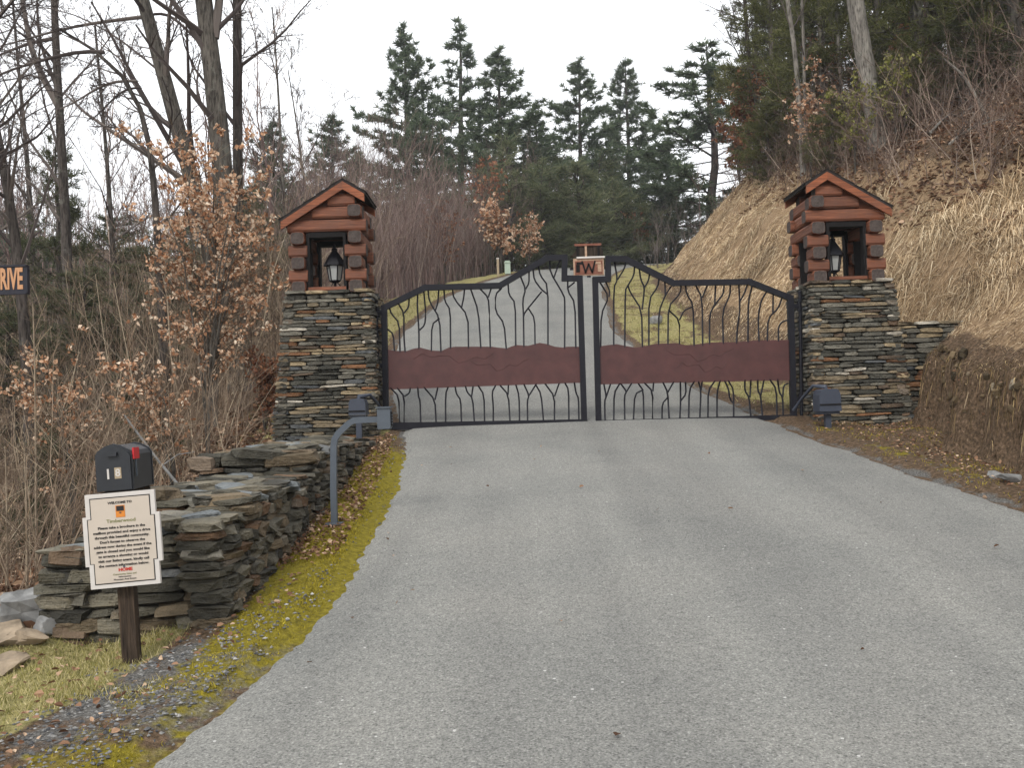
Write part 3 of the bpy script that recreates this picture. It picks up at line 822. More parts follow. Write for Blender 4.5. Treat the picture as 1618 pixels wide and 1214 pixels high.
# ------------------------------------------------------------------ iron gate
GY = 12.7
def gl(q): return at(590+q[0]/3.68, 370+q[1]/3.68, GY)
def gr(q): return at(920+q[0]/3.678, 370+q[1]/3.678, GY)
LF = dict(frame=[(75, 1118), (63, 428), (300, 312), (735, 300), (1010, 140), (1112, 136), (1110, 258), (1200, 258), (1226, 1098)],
          top=[(85, 672), (130, 680), (195, 680), (230, 668), (270, 660), (310, 670), (345, 678), (395, 680), (440, 660), (480, 655), (690, 655), (720, 660), (775, 665), (800, 655), (830, 645), (900, 650), (930, 642), (965, 633), (1010, 640), (1055, 655), (1100, 660), (1130, 655), (1205, 655)],
          bot=[(1212, 865), (90, 905)],
          up=[[[(80, 552), (115, 580), (123, 682)]], [[(92, 425), (105, 465), (150, 515), (155, 690)]], [[(140, 395), (178, 460), (177, 590), (185, 690)], [(178, 460), (205, 425), (208, 370)]],
              [[(258, 345), (255, 420), (265, 560), (265, 670)], [(265, 562), (298, 530), (305, 470), (293, 330)]], [[(318, 325), (325, 390), (385, 490), (393, 688)], [(360, 445), (375, 400), (380, 325)], [(385, 490), (340, 525), (337, 685)]],
              [[(410, 320), (415, 390), (447, 440), (449, 668)]], [[(460, 320), (468, 375), (550, 475), (553, 665)], [(512, 430), (525, 370), (530, 320)]], [[(565, 318), (610, 445), (625, 665)]],
              [[(620, 318), (668, 368), (675, 470), (680, 665)], [(668, 368), (685, 315)]], [[(745, 315), (710, 350), (710, 450), (760, 520), (773, 672)]], [[(783, 285), (787, 350), (825, 400), (828, 655)]],
              [[(855, 245), (885, 320), (868, 385), (873, 480), (875, 658)], [(885, 320), (905, 285), (905, 215)]], [[(928, 200), (935, 265), (975, 320), (1012, 350)], [(978, 335), (880, 455), (873, 480)], [(900, 430), (938, 490), (940, 650)]],
              [[(958, 180), (970, 240), (1015, 300), (1015, 648)]], [[(1025, 145), (1027, 220), (1110, 360), (1113, 400), (1112, 668)], [(1048, 258), (1085, 150)]], [[(1130, 262), (1130, 330), (1172, 400), (1177, 665)], [(1133, 310), (1170, 280)]]],
          lo=[[[(100, 895), (148, 945), (152, 1108)]], [[(138, 895), (180, 945), (178, 1108)], [(180, 945), (210, 925), (215, 892)]], [[(258, 890), (262, 945), (272, 970), (275, 1108)]], [[(293, 890), (358, 965), (365, 1105)], [(358, 965), (375, 890)]],
              [[(435, 887), (420, 930), (420, 1105)]], [[(475, 885), (483, 930), (508, 965), (512, 1102)]], [[(535, 883), (545, 920), (577, 955), (588, 1102)], [(570, 950), (580, 883)]], [[(608, 880), (643, 935), (647, 1100)]], [[(712, 878), (690, 920), (697, 1000), (697, 1100)]],
              [[(735, 878), (785, 935), (795, 1098)], [(783, 935), (785, 877)]], [[(828, 875), (847, 940), (850, 1096)]], [[(875, 872), (905, 940), (895, 970), (897, 1096)], [(905, 940), (948, 870)]], [[(943, 875), (975, 930), (990, 1094)]],
              [[(998, 870), (1053, 945), (1053, 1092)], [(1053, 945), (1080, 868)]], [[(1113, 865), (1135, 905), (1137, 1090)]], [[(1168, 862), (1178, 925), (1193, 955), (1195, 1088)]]])
RF = dict(frame=[(95, 1103), (75, 266), (150, 262), (150, 145), (250, 145), (530, 285), (970, 278), (1208, 372), (1228, 1070)],
          top=[(90, 655), (150, 645), (200, 640), (260, 652), (310, 660), (370, 650), (420, 638), (540, 633), (600, 645), (650, 643), (740, 630), (900, 628), (1000, 618), (1210, 615)],
          bot=[(1215, 850), (90, 875)],
          up=[[[(100, 275), (155, 365), (110, 465), (107, 660)], [(155, 365), (160, 330), (135, 275)]], [[(185, 150), (205, 265), (183, 310), (183, 650)], [(205, 265), (245, 200), (255, 155)]],
              [[(305, 180), (300, 240), (265, 300), (250, 325), (247, 660)], [(265, 300), (280, 340), (345, 440), (350, 660)]], [[(330, 190), (340, 265), (362, 310), (355, 380), (348, 440)], [(362, 310), (385, 270), (392, 225)]],
              [[(447, 250), (440, 305), (387, 380), (387, 650)]], [[(480, 265), (483, 355)], [(522, 295), (483, 355), (445, 450), (443, 645)]], [[(575, 290), (570, 345), (500, 420), (498, 643)], [(500, 440), (565, 500), (565, 643)], [(565, 500), (590, 445), (645, 420)]],
              [[(600, 290), (605, 345), (645, 410), (650, 653)]], [[(655, 290), (697, 370), (700, 650)], [(697, 370), (730, 290)]], [[(825, 290), (820, 350), (770, 410), (740, 465), (740, 643)], [(775, 290), (770, 410)]], [[(860, 290), (860, 350), (815, 450), (820, 640)]],
              [[(910, 290), (915, 395), (915, 450), (900, 560), (897, 638)], [(962, 285), (945, 340), (915, 395)]], [[(990, 290), (965, 390), (963, 632)]], [[(1078, 325), (1040, 385), (1022, 480), (1027, 628)]],
              [[(1165, 360), (1140, 430), (1080, 490), (1075, 625)], [(1110, 340), (1108, 460)]], [[(1212, 495), (1160, 510), (1140, 540), (1140, 625)]]],
          lo=[[[(125, 870), (140, 945), (130, 970), (133, 1095)], [(140, 945), (165, 870)]], [[(218, 868), (185, 925), (183, 1093)]], [[(222, 868), (258, 915), (245, 940), (247, 1092)], [(258, 915), (288, 866)]], [[(325, 868), (355, 910), (358, 1088)], [(355, 905), (305, 930), (297, 1090)]],
              [[(360, 864), (410, 915), (408, 1086)], [(410, 915), (415, 862)]], [[(468, 860), (497, 920), (505, 1082)], [(497, 920), (532, 858)], [(497, 950), (465, 985), (463, 1084)]], [[(570, 858), (572, 970), (567, 1080)], [(600, 858), (603, 930), (572, 970)]], [[(652, 855), (622, 905), (618, 1078)]],
              [[(675, 855), (690, 910), (683, 1076)], [(690, 910), (697, 854)]], [[(772, 852), (732, 910), (730, 1074)]], [[(802, 850), (783, 920), (783, 1072)]], [[(826, 850), (850, 900), (858, 960), (880, 985)], [(848, 850), (880, 905), (880, 1070)]],
              [[(945, 847), (945, 910), (970, 950), (980, 1068)], [(975, 950), (980, 846)]], [[(1020, 846), (1020, 910), (1037, 940), (1047, 1066)], [(1037, 940), (1057, 845)]], [[(1088, 843), (1128, 900), (1132, 1063)]], [[(1135, 842), (1145, 920), (1165, 950), (1168, 1061)], [(1165, 950), (1170, 880), (1198, 868)]]])


def bar_seg(mb, a, b_, wd, dp):
    """a square steel section from a to b in the gate plane"""
    a = np.array(a); b_ = np.array(b_); d = unit(b_-a); s_ = np.array([-d[2], 0, d[0]])*wd/2; y_ = np.array([0, dp/2, 0])
    a = a-d*wd*.42; b_ = b_+d*wd*.42
    v = [a-s_-y_, a+s_-y_, a+s_+y_, a-s_+y_, b_-s_-y_, b_+s_-y_, b_+s_+y_, b_-s_+y_]
    mb.add(v, [(0, 1, 2, 3), (7, 6, 5, 4), (0, 4, 5, 1), (1, 5, 6, 2), (2, 6, 7, 3), (3, 7, 4, 0)])


def gate_leaf(label, T, cv, hx):
    o0 = cv((640, 1105))
    t_ = thing('gate_leaf', label, 'gate', o0, group='iron gate leaves')
    loc = lambda q: cv(q)-o0
    fr = [loc(q) for q in T['frame']]
    names = ['stile'] + ['top_rail']*(len(fr)-3) + ['stile']
    for i in range(len(fr)-1):
        mb = MB(); bar_seg(mb, fr[i], fr[i+1], .076, .075+.0006*i); mb.build(names[i], M['iron'], t_)
    mb = MB(); bar_seg(mb, fr[0], fr[-1], .095, .082); mb.build('bottom_rail', M['iron'], t_)
    poly = [loc(q) for q in T['top']][::-1]; bt = [loc(q) for q in T['bot']][::-1]
    pts = [(p[0], p[2]) for p in poly]; q0 = [(p[0], p[2]) for p in bt]
    poly2 = q0 + pts                      # bottom left to right, then top right to left
    pn = MB(); pn.prism(poly2, -.008, .008); pan = pn.build('panel', M['panel_brown'], t_); pan['label'] = 'brown steel panel cut as a wavy mountain skyline'
    # raised weld-bead ridgelines drawn on the panel face
    xs = [p[0] for p in pts]; xa, xb = min(xs), max(xs); zb_ = (q0[0][1]+q0[1][1])/2; zt_ = np.mean([p[1] for p in pts])
    for k in range(2):
        n = 9; x0 = xa+(xb-xa)*rnd.uniform(.05, .5); L = (xb-xa)*rnd.uniform(.25, .45); z0 = zb_+(zt_-zb_)*rnd.uniform(.3, .8)
        pl = [(x0+L*i/n, -.0095, z0+.05*math.sin(i*.8+k)+.04*math.sin(i*2.1+k*2)) for i in range(n+1)]
        MB().tube(pl, .0042, 5).build('weld_line', M['panel_brown'], pan)
    for grp, y_ in ((T['up'], 0), (T['lo'], 0)):
        for bars in grp:
            mb = MB()
            for k, pl in enumerate(bars):
                P = np.array([loc(q) for q in pl])
                # ease the bends
                Q = [P[0]]
                for i in range(1, len(P)-1): Q += [P[i]*.8+P[i-1]*.2, P[i]*.8+P[i+1]*.2]
                Q.append(P[-1]); mb.tube(Q, .0122-.0004*k, 6)
            mb.build('branch_bar', M['iron'], t_, True)
    for q in hx:
        c_ = loc(q); mb = MB(); mb.box(c_, (.12, .05, .06)); mb.tube([c_+np.array([-.05 if cv is gl else .05, 0, -.07]), c_+np.array([-.05 if cv is gl else .05, 0, .07])], .03, 8); mb.build('hinge', M['iron'], t_)
    return t_


GLf = gate_leaf('left black iron gate leaf of branching bars with brown mountain panel', LF, gl, [(45, 455), (47, 765)])
GRt = gate_leaf('right black iron gate leaf of branching bars with brown mountain panel', RF, gr, [(1240, 420), (1248, 960)])
# hinge posts by the pillars
for lab, (p0, p1) in (('thin black hinge post between the left pillar and gate leaf', (at(599, 686, GY), at(594, 468, GY))), ('thin black hinge post between the right gate leaf and pillar', (at(1266, 664, GY), at(1264, 462, GY)))):
    t_ = thing('hinge_post', lab, 'post', p0); d_ = p1-p0
    MB().tube([(0, 0, -.2), tuple(d_)], .024, 8).build('shaft', M['iron'], t_); MB().tube([tuple(d_), tuple(d_+np.array([0, 0, .025]))], [.03, .012], 8).build('cap', M['iron'], t_)

# small W plaque in the gate's middle with its timber emblem on top
pc = at(930, 422, GY-.0)
t_ = thing('gate_plaque', 'small tan and orange W plaque with timber emblem between the gate leaves', 'plaque', pc)
pw, ph = .41, .23
MB().box((0, 0, 0), (pw, .03, ph)).build('board', M['plaque_tan'], t_)
MB().box((0, -.017, -.01), (pw*.9, .008, ph*.8)).build('field', M['plaque_orange'], t_)
tr = MB(); tr.box((.03, -.012, ph/2+.011), (pw*.92, .05, .022)); tr.build('ledge', M['white_paint'], t_)
wv = [(-.085, .07), (-.045, -.075), (0, .035), (.045, -.075), (.085, .07)]
lt = MB()
for a, b_ in zip(wv[:-1], wv[1:]): bar_seg(lt, (a[0], -.026, a[1]), (b_[0], -.026, b_[1]), .022, .01)
lt.build('letter', M['dark'], t_)
for k, (cx_, s_) in enumerate(((-.145, 1), (.145, -1))):
    mk = MB(); mk.box((cx_, -.024, -.02), (.05, .008, .10)); mk.box((cx_+s_*.02, -.024, .05), (.075, .008, .03)); mk.build('mark', M['plaque_tan' if k else 'dark'], t_)
em = MB()
em.box((.0, 0, ph/2+.185), (.36, .03, .03)); eb = em.build('beam', M['plaque_orange'], t_)
for x in (-.14, -.03, .14): MB().box((x, 0, ph/2+.098), (.028, .024, .145)).build('stud', M['dark' if x != -.03 else 'plaque_tan'], t_)
bp = MB(); bp.prism([(-.24, ph/2+.024), (.20, ph/2+.024), (.20, ph/2+.09), (.17, ph/2+.17), (-.15, ph/2+.17), (-.17, ph/2+.10)], .004, .02); bp.build('back_plate', M['post_wood'], t_)
bs = MB(); bs.box((0, 0, -ph/2-.012), (.05, .02, .024)); bs.build('bracket', M['iron'], t_)
for x in (-.225, .225): MB().box((x, 0, -.02), (.05, .022, .03)).build('bracket', M['iron'], t_)

# ------------------------------------------------------------------ gate openers, keypad pipe
def opener(label, x, y, w_, h_, zc, side):
    zg = float(gz(x, y)); t_ = thing('gate_opener', label, 'gate opener', (x, y, zg), group='gate openers')
    zc -= zg
    MB().box((0, 0, (zc-h_/2)/2-.06), (.07, .07, zc-h_/2+.1)).build('post', M['opener'], t_)
    MB().box((0, 0, zc-h_/2+.01), (w_*.9, .2, .03)).build('mount_plate', M['opener'], t_)
    hb = MB(); hb.prism([(-w_/2, zc-h_/2+.026), (w_/2, zc-h_/2+.026), (w_/2*.96, zc+h_*.25), (w_/2*.8, zc+h_*.45), (w_/2*.6, zc+h_/2), (-w_/2*.6, zc+h_/2), (-w_/2*.8, zc+h_*.45), (-w_/2*.96, zc+h_*.25)], -.13, .13); hb.build('housing', M['opener'], t_)
    lb = MB(); lb.box((0, -.136, zc-.04), (w_*.96, .012, .016)); lb.build('cover_seam', M['dark'], t_)
    ar = MB(); ar.tube([(0, .02, zc+h_/2-.005), (0, .02, zc+h_/2+.03), (side*.13, .1, zc+h_/2+.045), (side*.2, .3, zc+h_*.2), (side*.22, .65, zc-.1)], [.03, .03, .022, .02, .02], 8); ar.build('arm', M['opener'], t_, True)
    return t_


opener('grey gate opener box on a post before the left pillar', -1.93, 11.9, .215, .23, 1.70, 1)
opener('grey gate opener box on a post before the right pillar', 3.87, 11.7, .27, .30, 1.60, -1)

zg = float(gz(-1.45, 7.6))
t_ = thing('keypad_stand', 'bent grey steel pipe with keypad head standing in the moss', 'keypad stand', (-1.45, 7.6, zg))
pts = [(0, 0, -.1), (.0, 0, .3), (.01, 0, 1.36-zg), (.02, 0, 1.42-zg), (.05, 0, 1.465-zg), (.14, 0, 1.545-zg), (.18, 0, 1.565-zg), (.23, 0, 1.567-zg), (.40, 0, 1.568-zg)]
sq = MB(); sq.tube(pts, .034, 4, closed_twist=math.pi/4); sq.build('pipe', M['steel'], t_)
hd = MB(); hd.prism([(.375, 1.49-zg), (.465, 1.49-zg), (.475, 1.50-zg), (.475, 1.645-zg), (.46, 1.655-zg), (.38, 1.655-zg), (.37, 1.645-zg), (.37, 1.50-zg)], -.055, .055); hd.build('keypad_head', M['steel'], t_)
vz = MB(); vz.box((.422, -.004, 1.662-zg), (.12, .125, .012)); vz.build('visor', M['steel'], t_)
kp = MB(); kp.box((.478, 0, 1.57-zg), (.006, .08, .11)); kpo = kp.build('keypad', M['dark'], t_)
for r_ in range(4):
    for c2 in range(3): MB().box((.4825, -.024+.024*c2, 1.60-.022*r_-zg), (.004, .015, .013)).build('key', M['steel'], kpo)
bf = MB(); bf.box((.0, 0, .015), (.13, .13, .012)); bf.build('foot_plate', M['steel'], t_)

# ------------------------------------------------------------------ mailbox, notice sign, street sign
def text(parent, body, size, loc, material, rot=(math.pi/2, 0, 0), sx=1.0, align='CENTER', ext=.0008, name='lettering', bold=0.0):
    cu = bpy.data.curves.new(name, 'FONT'); cu.body = body; cu.size = size; cu.align_x = align; cu.align_y = 'CENTER'; cu.extrude = ext; cu.resolution_u = 2; cu.offset = bold
    tmp = bpy.data.objects.new(name, cu); C.objects.link(tmp)
    dg = bpy.context.evaluated_depsgraph_get(); me = bpy.data.meshes.new_from_object(tmp.evaluated_get(dg)); bpy.data.objects.remove(tmp)
    me.materials.clear(); me.materials.append(material)
    o = link(name, me, parent, loc); o.rotation_euler = rot; o.scale = (sx, 1, 1); return o


mz = float(gz(-2.07, 5.1))
mt = thing('mailbox', 'black mailbox with red flag on a leaning dark wooden post', 'mailbox', (-2.07, 5.1, mz))
mt.rotation_euler = (0, math.radians(-2.6), math.radians(6))
MB().box((0, 0, .40), (.080, .080, 1.02)).build('post', M['post_wood'], mt)
MB().box((0, .10, .905), (.15, .38, .025)).build('shelf', M['post_wood'], mt)
bx = MB()
prof = [(-.1, .922), (.1, .922), (.1, 1.105), (.085, 1.128), (.045, 1.15), (0, 1.162), (-.045, 1.15), (-.085, 1.128), (-.1, 1.105)]
prof = [(x*.9, z) for x, z in prof]; bx.prism(prof, -.09, .30); bxo = bx.build('box_body', M['box_black'], mt)
for ya, yb in ((-.088, -.07), (.29, .304)): MB().prism([(x*1.05, .922+(z-.922)*1.035) for x, z in prof], ya, yb).build('rim', M['box_black'], mt)
dr = MB(); dr.prism([(x*.97, .926+(z-.922)*.97) for x, z in prof], -.102, -.0905); dro = dr.build('door', M['box_black'], mt)
MB().box((0, -.112, 1.115), (.05, .02, .02)).build('door_tab', M['box_black'], dro)
text(dro, '1', .075, (-.028, -.1035, 1.01), M['white_paint'], bold=.0012)
MB().box((.022, -.1035, 1.015), (.034, .003, .058)).build('number_plate', M['tan_metal'], dro)
text(dro, '8', .055, (.022, -.106, 1.015), M['white_paint'], bold=.0008)
fl = MB(); fl.box((.0985, -.03, 1.112), (.008, .10, .06)); flo = fl.build('flag', M['flag_red'], mt); MB().box((.0985, -.035, 1.04), (.0065, .014, .10)).build('flag_arm', M['steel'], flo)

sgn = thing('notice_sign', 'cream notice board with notched corners and printed text below the mailbox', 'sign', (-2.030, 5.0, mz+.02))
sgn.rotation_euler = (0, math.radians(-2.9), math.radians(5))
hw, hh_, nt_ = .172, .262, .03
zc = .69
sgn.scale = (1.04, 1, .94)
def notch(w_, h_, n, e=.0):
    y1 = h_*.52
    pts_ = [(-w_+n, -h_), (w_-n, -h_), (w_-n, -y1), (w_, -y1), (w_, y1), (w_-n, y1), (w_-n, h_), (-w_+n, h_), (-w_+n, y1), (-w_, y1), (-w_, -y1), (-w_+n, -y1)]
    return [(x, z+zc) for x, z in pts_]
MB().prism(notch(hw+.016, hh_, .018), -.012, .012).build('board', M['white_paint'], sgn)
MB().prism(notch(hw-.006, hh_-.022, .018), -.0135, -.012).build('border_line', M['ink'], sgn)
MB().prism(notch(hw-.011, hh_-.028, .018), -.0150, -.0135).build('sheet', M['sign_cream'], sgn)
yf = -.0160
text(sgn, 'WELCOME TO', .018, (0, yf, zc+.207), M['ink'], bold=.0006)
lg = MB(); lg.box((-.0, yf, zc+.158), (.045, .002, .066)); lgo = lg.build('emblem', M['ink_orange'], sgn)
e2 = MB(); e2.box((0, yf-.0016, zc+.174), (.037, .001, .028)); e2.build('emblem_top', M['ink'], lgo)
text(sgn, 'Timberwood', .027, (0, yf, zc+.106), M['ink_green'], bold=.0002)
for k, ln in enumerate(('Please take a brochure in the', 'mailbox provided and enjoy a drive', 'through this beautiful community.', "Don't forget to observe the", 'address now during the event if the', 'gate is closed and you would like', 'to arrange a showing or would', 'visit our listing agent, kindly call', 'the contact information below.')):
    text(sgn, ln, .0195, (0, yf, zc+.071-.0262*k), M['ink'], bold=.0006)
text(sgn, 'HOME', .024, (.005, yf, zc-.166), M['ink_red'], bold=.001)
for k, ln in enumerate(('Community Sales and', 'Information', 'Mountain Real Estate')): text(sgn, ln, .013, (0, yf, zc-.190-.0145*k), M['ink_green' if k == 0 else 'ink'])
for z in (zc+.15, zc-.15): MB().tube([(-.0, -.017, z), (-.0, .06, z)], .006, 8).build('bolt', M['steel'], sgn)

sx_ = at(45, 442, 6.0)
t_ = thing('street_sign', 'black street name board with tan letters reading DRIVE at the left edge', 'sign', (sx_[0]-.75, 6.0, float(gz(sx_[0]-.75, 6.0))))
zs = sx_[2]-t_.location[2]
MB().box((0, 0, zs), (1.5, .03, .185)).build('board', M['street_board'], t_)
for z in (zs+.088, zs-.088): MB().box((0, -.018, z), (1.49, .01, .012)).build('edge_strip', M['street_board'], t_)
text(t_, 'DRIVE', .185, (.735-.012, -.0175, zs), M['street_letter'], sx=.40, align='RIGHT', ext=.002, bold=.006)
MB().box((-.45, .045, zs/2), (.07, .06, zs+.3)).build('post', M['post_wood'], t_)

# ------------------------------------------------------------------ trees
def pine_meshes(H, clear, Rmax, whorl=.55, per=5, twigs=9, tuft=5, bl=.34, bw=.05, seed=1, needle='needle_pine', bark='bark_dark', droop=-.02, r0=.17, power=.8, top_sparse=True):
    rng = np.random.default_rng(seed)
    k = 8; hs = np.linspace(0, H, k); T = np.c_[np.cumsum(rng.normal(0, .05, k)), np.cumsum(rng.normal(0, .05, k)), hs]; T[0, :2] = 0
    R = r0*(1-hs/H)**.8 + .012
    tr = MB(); tr.tube(T, R, 8)
    zz = clear+(H-.5-clear)*np.linspace(0, 1, int((H-clear)/whorl))**.93; P = []; RR = []
    for z0_ in zz:
      for rep in range(1):
        z = z0_; s = (z-clear)/(H-clear); L = Rmax*((1-s)**power)*min(1, .55+s*3.0)+.07
        c_ = np.array([np.interp(z, hs, T[:, 0]), np.interp(z, hs, T[:, 1]), z])
        n = per + rng.integers(-1, 2); ph = rng.uniform(0, 6.28)
        for j in range(n):
            if rng.random() < .10: continue
            zj = min(H-.3, max(.1, z+rng.uniform(-.5, .5)*whorl)); c_ = np.array([np.interp(zj, hs, T[:, 0]), np.interp(zj, hs, T[:, 1]), zj])
            a = ph+j*2*math.pi/n+rng.normal(0, .25); l = L*rng.uniform(.45, 1.25)
            e0 = .05 + .55*s; pts = [c_]; d = np.array([math.cos(a), math.sin(a), e0*rng.uniform(.4, 1.3)])
            for q in range(4):
                d = d + np.array([0, 0, droop+.05*q]) + rng.normal(0, .05, 3); pts.append(pts[-1]+unit(d)*l/4)
            P.append(pts); rb = .008+.011*l; RR.append(np.linspace(rb, .005, 5))
    P = np.array(P); RR = np.array(RR); tubes(tr, P, RR, 4)
    Lb = np.linalg.norm(P[:, -1]-P[:, 0], axis=1); nb = np.maximum(2, np.round(twigs*1.5*Lb/Lb.max())).astype(int)
    tw, tr_ = grow(P, RR, nb, .2, 1.0, min(.36, .9/Rmax), .75, .16, .12, 3, rng, taper=.4)
    tubes(tr, tw, np.maximum(tr_, .004), 3)
    cr = MB()
    p, d = along(tw, tuft, rng, .15, 1.0)
    pl, dl_ = along(T[None, -2:], 7, rng, .3, 1.0); p = np.vstack([p, pl]); d = np.vstack([d, dl_])
    p2, d2 = along(P, np.maximum(3, np.round(tuft*3*Lb/Lb.max())).astype(int), rng, .3, 1.0); p = np.vstack([p, p2]); d = np.vstack([d, d2])
    for q in range(3):
        dd = unit(d*.7 + rng.normal(size=d.shape)*.62 + np.array([0, 0, .22]))
        blades(cr, p+rng.normal(0, .03, p.shape), dd, bl*rng.uniform(.6, 1.25, len(p)), bw*rng.uniform(.7, 1.3, len(p)), rng)
    return tr.mesh('trunk', M[bark]), cr.mesh('crown', M[needle])


def plant_tree(name, label, cat, meshes, loc, sc=(1, 1, 1), rz=0, group=None, parts=('trunk', 'crown'), tilt=(0, 0)):
    t_ = thing(name, label, cat, loc, rz, group); t_.rotation_euler = (tilt[0], tilt[1], rz)
    t_.scale = sc
    for n_, me in zip(parts, meshes): link(n_, me, t_)
    return t_


PK = dict(twigs=18, tuft=7, bl=.32, bw=.056)
PINES = [pine_meshes(15, 1.2, 4.8, whorl=.50, per=6, seed=11, power=.9, **PK), pine_meshes(15, 2.0, 4.6, whorl=.68, per=5, seed=12, droop=.0, power=1.1, **PK), pine_meshes(15, .8, 4.9, whorl=.52, per=6, seed=13, power=.88, **PK), pine_meshes(15, 2, 5.0, whorl=.72, per=5, seed=14, droop=-.03, power=.9, **PK)]
def far_pine(label, px, py, Y, wpx, v):
    tp = at(px, py, Y); z = float(gz(tp[0], Y)); H = tp[2]-z
    r_ = wpx*Y/1500/2
    return plant_tree('pine_tree', label, 'tree', PINES[v], (tp[0], Y, z), (r_/1.6, r_/1.6, H/15), rnd.uniform(0, 6.28), 'tall pines beyond the gate')
far_pine('tall pine leftmost of the clump rising behind the mauve thicket', 640, 38, 60, 125, 0)
far_pine('tallest thin-topped pine in the clump left of centre', 727, 24, 68, 140, 1)
far_pine('dense pine right beside the tallest one, left of centre', 787, 76, 58, 130, 2)
far_pine('shorter pine at the right foot of the left pine clump', 848, 165, 62, 90, 0)
far_pine('pointed pine left of the middle pair above the gate plaque', 912, 92, 66, 105, 2)
far_pine('pointed pine right of the middle pair above the gate plaque', 988, 92, 72, 105, 0)
far_pine('short pine between the middle pair and the open pine', 1052, 215, 68, 80, 2)
far_pine('open-branched pine standing beside the straw bank', 1112, 70, 60, 170, 3)
far_pine('low rounded pine behind the left log house roof', 522, 178, 62, 110, 2)
far_pine('small pine behind the beech, left of the low rounded pine', 430, 190, 55, 100, 0)

YP = [pine_meshes(6, .2, 1.9, whorl=.40, per=6, twigs=7, tuft=3, bl=.38, bw=.034, seed=21, needle='needle_soft', r0=.08, power=.6), pine_meshes(6, .15, 1.8, whorl=.40, per=6, twigs=7, tuft=3, bl=.38, bw=.034, seed=22, needle='needle_soft', r0=.08, power=.6)]
def young_pine(label, px, py, Y, wpx, v, lift=0, name='young_pine'):
    tp = at(px, py, Y); z = float(gz(tp[0], Y))-lift; H = tp[2]-z; r_ = wpx*Y/1500/2
    return plant_tree(name, label, 'tree', YP[v], (tp[0], Y, z), (r_/1.35, r_/1.35, H/6), rnd.uniform(0, 6.28), 'young pines beyond the gate')
young_pine('broad olive young pine right behind the gate plaque', 915, 262, 54, 150, 1)
young_pine('olive young pine just left of the broad one behind the gate', 855, 255, 52, 110, 0)
young_pine('pale olive young pine among the orange leaves beyond the gate', 800, 215, 50, 110, 0)
young_pine('young pine right of the broad one, near the bend of the drive', 968, 285, 58, 110, 0)
young_pine('small dark young pine low at the bend, behind the gate centre', 930, 325, 50, 110, 1)
young_pine('olive young pine low between the thicket and orange-leaved tree', 735, 300, 52, 100, 1)
young_pine('tall olive young pine behind the low copper-leaved tree', 830, 235, 60, 130, 1)
young_pine('olive young pine behind the gate plaque, far back', 945, 245, 64, 150, 0)
young_pine('small olive pine at the foot of the straw bank bend', 1040, 335, 66, 90, 0)


def px_path(pts, Y, extra=None):
    P = [at(px, py, Y if not isinstance(Y, (list, tuple)) else y_) for (px, py), y_ in zip(pts, Y if isinstance(Y, (list, tuple)) else [Y]*len(pts))]
    b_ = P[0]; z = float(gz(b_[0], b_[1]))-.15
    if b_[2] > z+.1: P = [np.array([b_[0], b_[1], z])]+P
    return np.array(P)


def resample(P, k):
    d = np.r_[0, np.cumsum(np.linalg.norm(np.diff(P, axis=0), axis=1))]; s = np.linspace(0, d[-1], k)
    # smooth the path a little
    Q = np.stack([np.interp(s, d, P[:, i]) for i in range(3)], 1)
    for _ in range(2): Q[1:-1] = Q[1:-1]*.5+(Q[:-2]+Q[2:])*.25
    return Q


def bare_tree(label, pts, Y, r0, r1, limbs=(), n1=8, n2=6, n3=5, n4=0, seed=5, bark='bark_grey', twig='twig_grey', t0=.35, ang=.9, up=.15, group='bare trees left of the drive', ratio=.30, leaf=None, cat='tree', name='bare_tree', sides=9, thin=.0045):
    rng = np.random.default_rng(seed); P = resample(px_path(pts, Y), 12); base = P[0].copy(); P = P-base
    R = np.linspace(r0, r1, 12); R[0] *= 1.25
    t_ = thing(name, label, cat, base, group=group)
    MB().tube(P, R, sides).build('trunk', M[bark], t_, True)
    cr = MB(); sets = []
    for lp, la, lb in limbs:
        q = resample(px_path(lp, Y)[-len(lp):], 9)-base
        lr = np.linspace(la, lb, 9); tubes(cr, q[None], lr[None], 6); sets.append((q[None], lr[None]))
    A = P[None]; AR = R[None]
    B, BR = grow(A, AR, n1, t0, 1., ratio, ang, up, .10, 6, rng, taper=.25, rr=.42, bend=.03)
    tubes(cr, B, np.maximum(BR, thin), 4)
    for q, lr in sets:
        b2, br2 = grow(q, lr, 7, .15, 1., .38, .7, .1, .12, 6, rng, taper=.25, rr=.5); tubes(cr, b2, np.maximum(br2, thin), 4)
        B = np.vstack([B, b2]); BR = np.vstack([BR, br2])
    D, DR = grow(B, BR, n2, .2, 1., .45, .7, .08, .14, 5, rng, taper=.3, rr=.55); tubes(cr, D, np.maximum(DR, thin), 3)
    E_, ER = grow(D, DR, n3, .2, 1., .5, .65, .05, .16, 4, rng, taper=.4, rr=.6); tubes(cr, E_, np.maximum(ER, thin*.8), 3)
    if n4: G_, GR = grow(E_, ER, n4*2, .1, 1., .55, .6, .02, .16, 2, rng, taper=.4, rr=.7); slivers(cr, G_, np.maximum(GR[:, 0], thin*.8), rng)
    cr.build('crown', M[twig], t_)
    if leaf:
        mt_, cnt, sz = leaf; lv = MB(); p, _ = along(E_, cnt, rng); leaves(lv, p, sz, rng, droop=.4); lv.build('foliage', M[mt_], t_)
    return t_


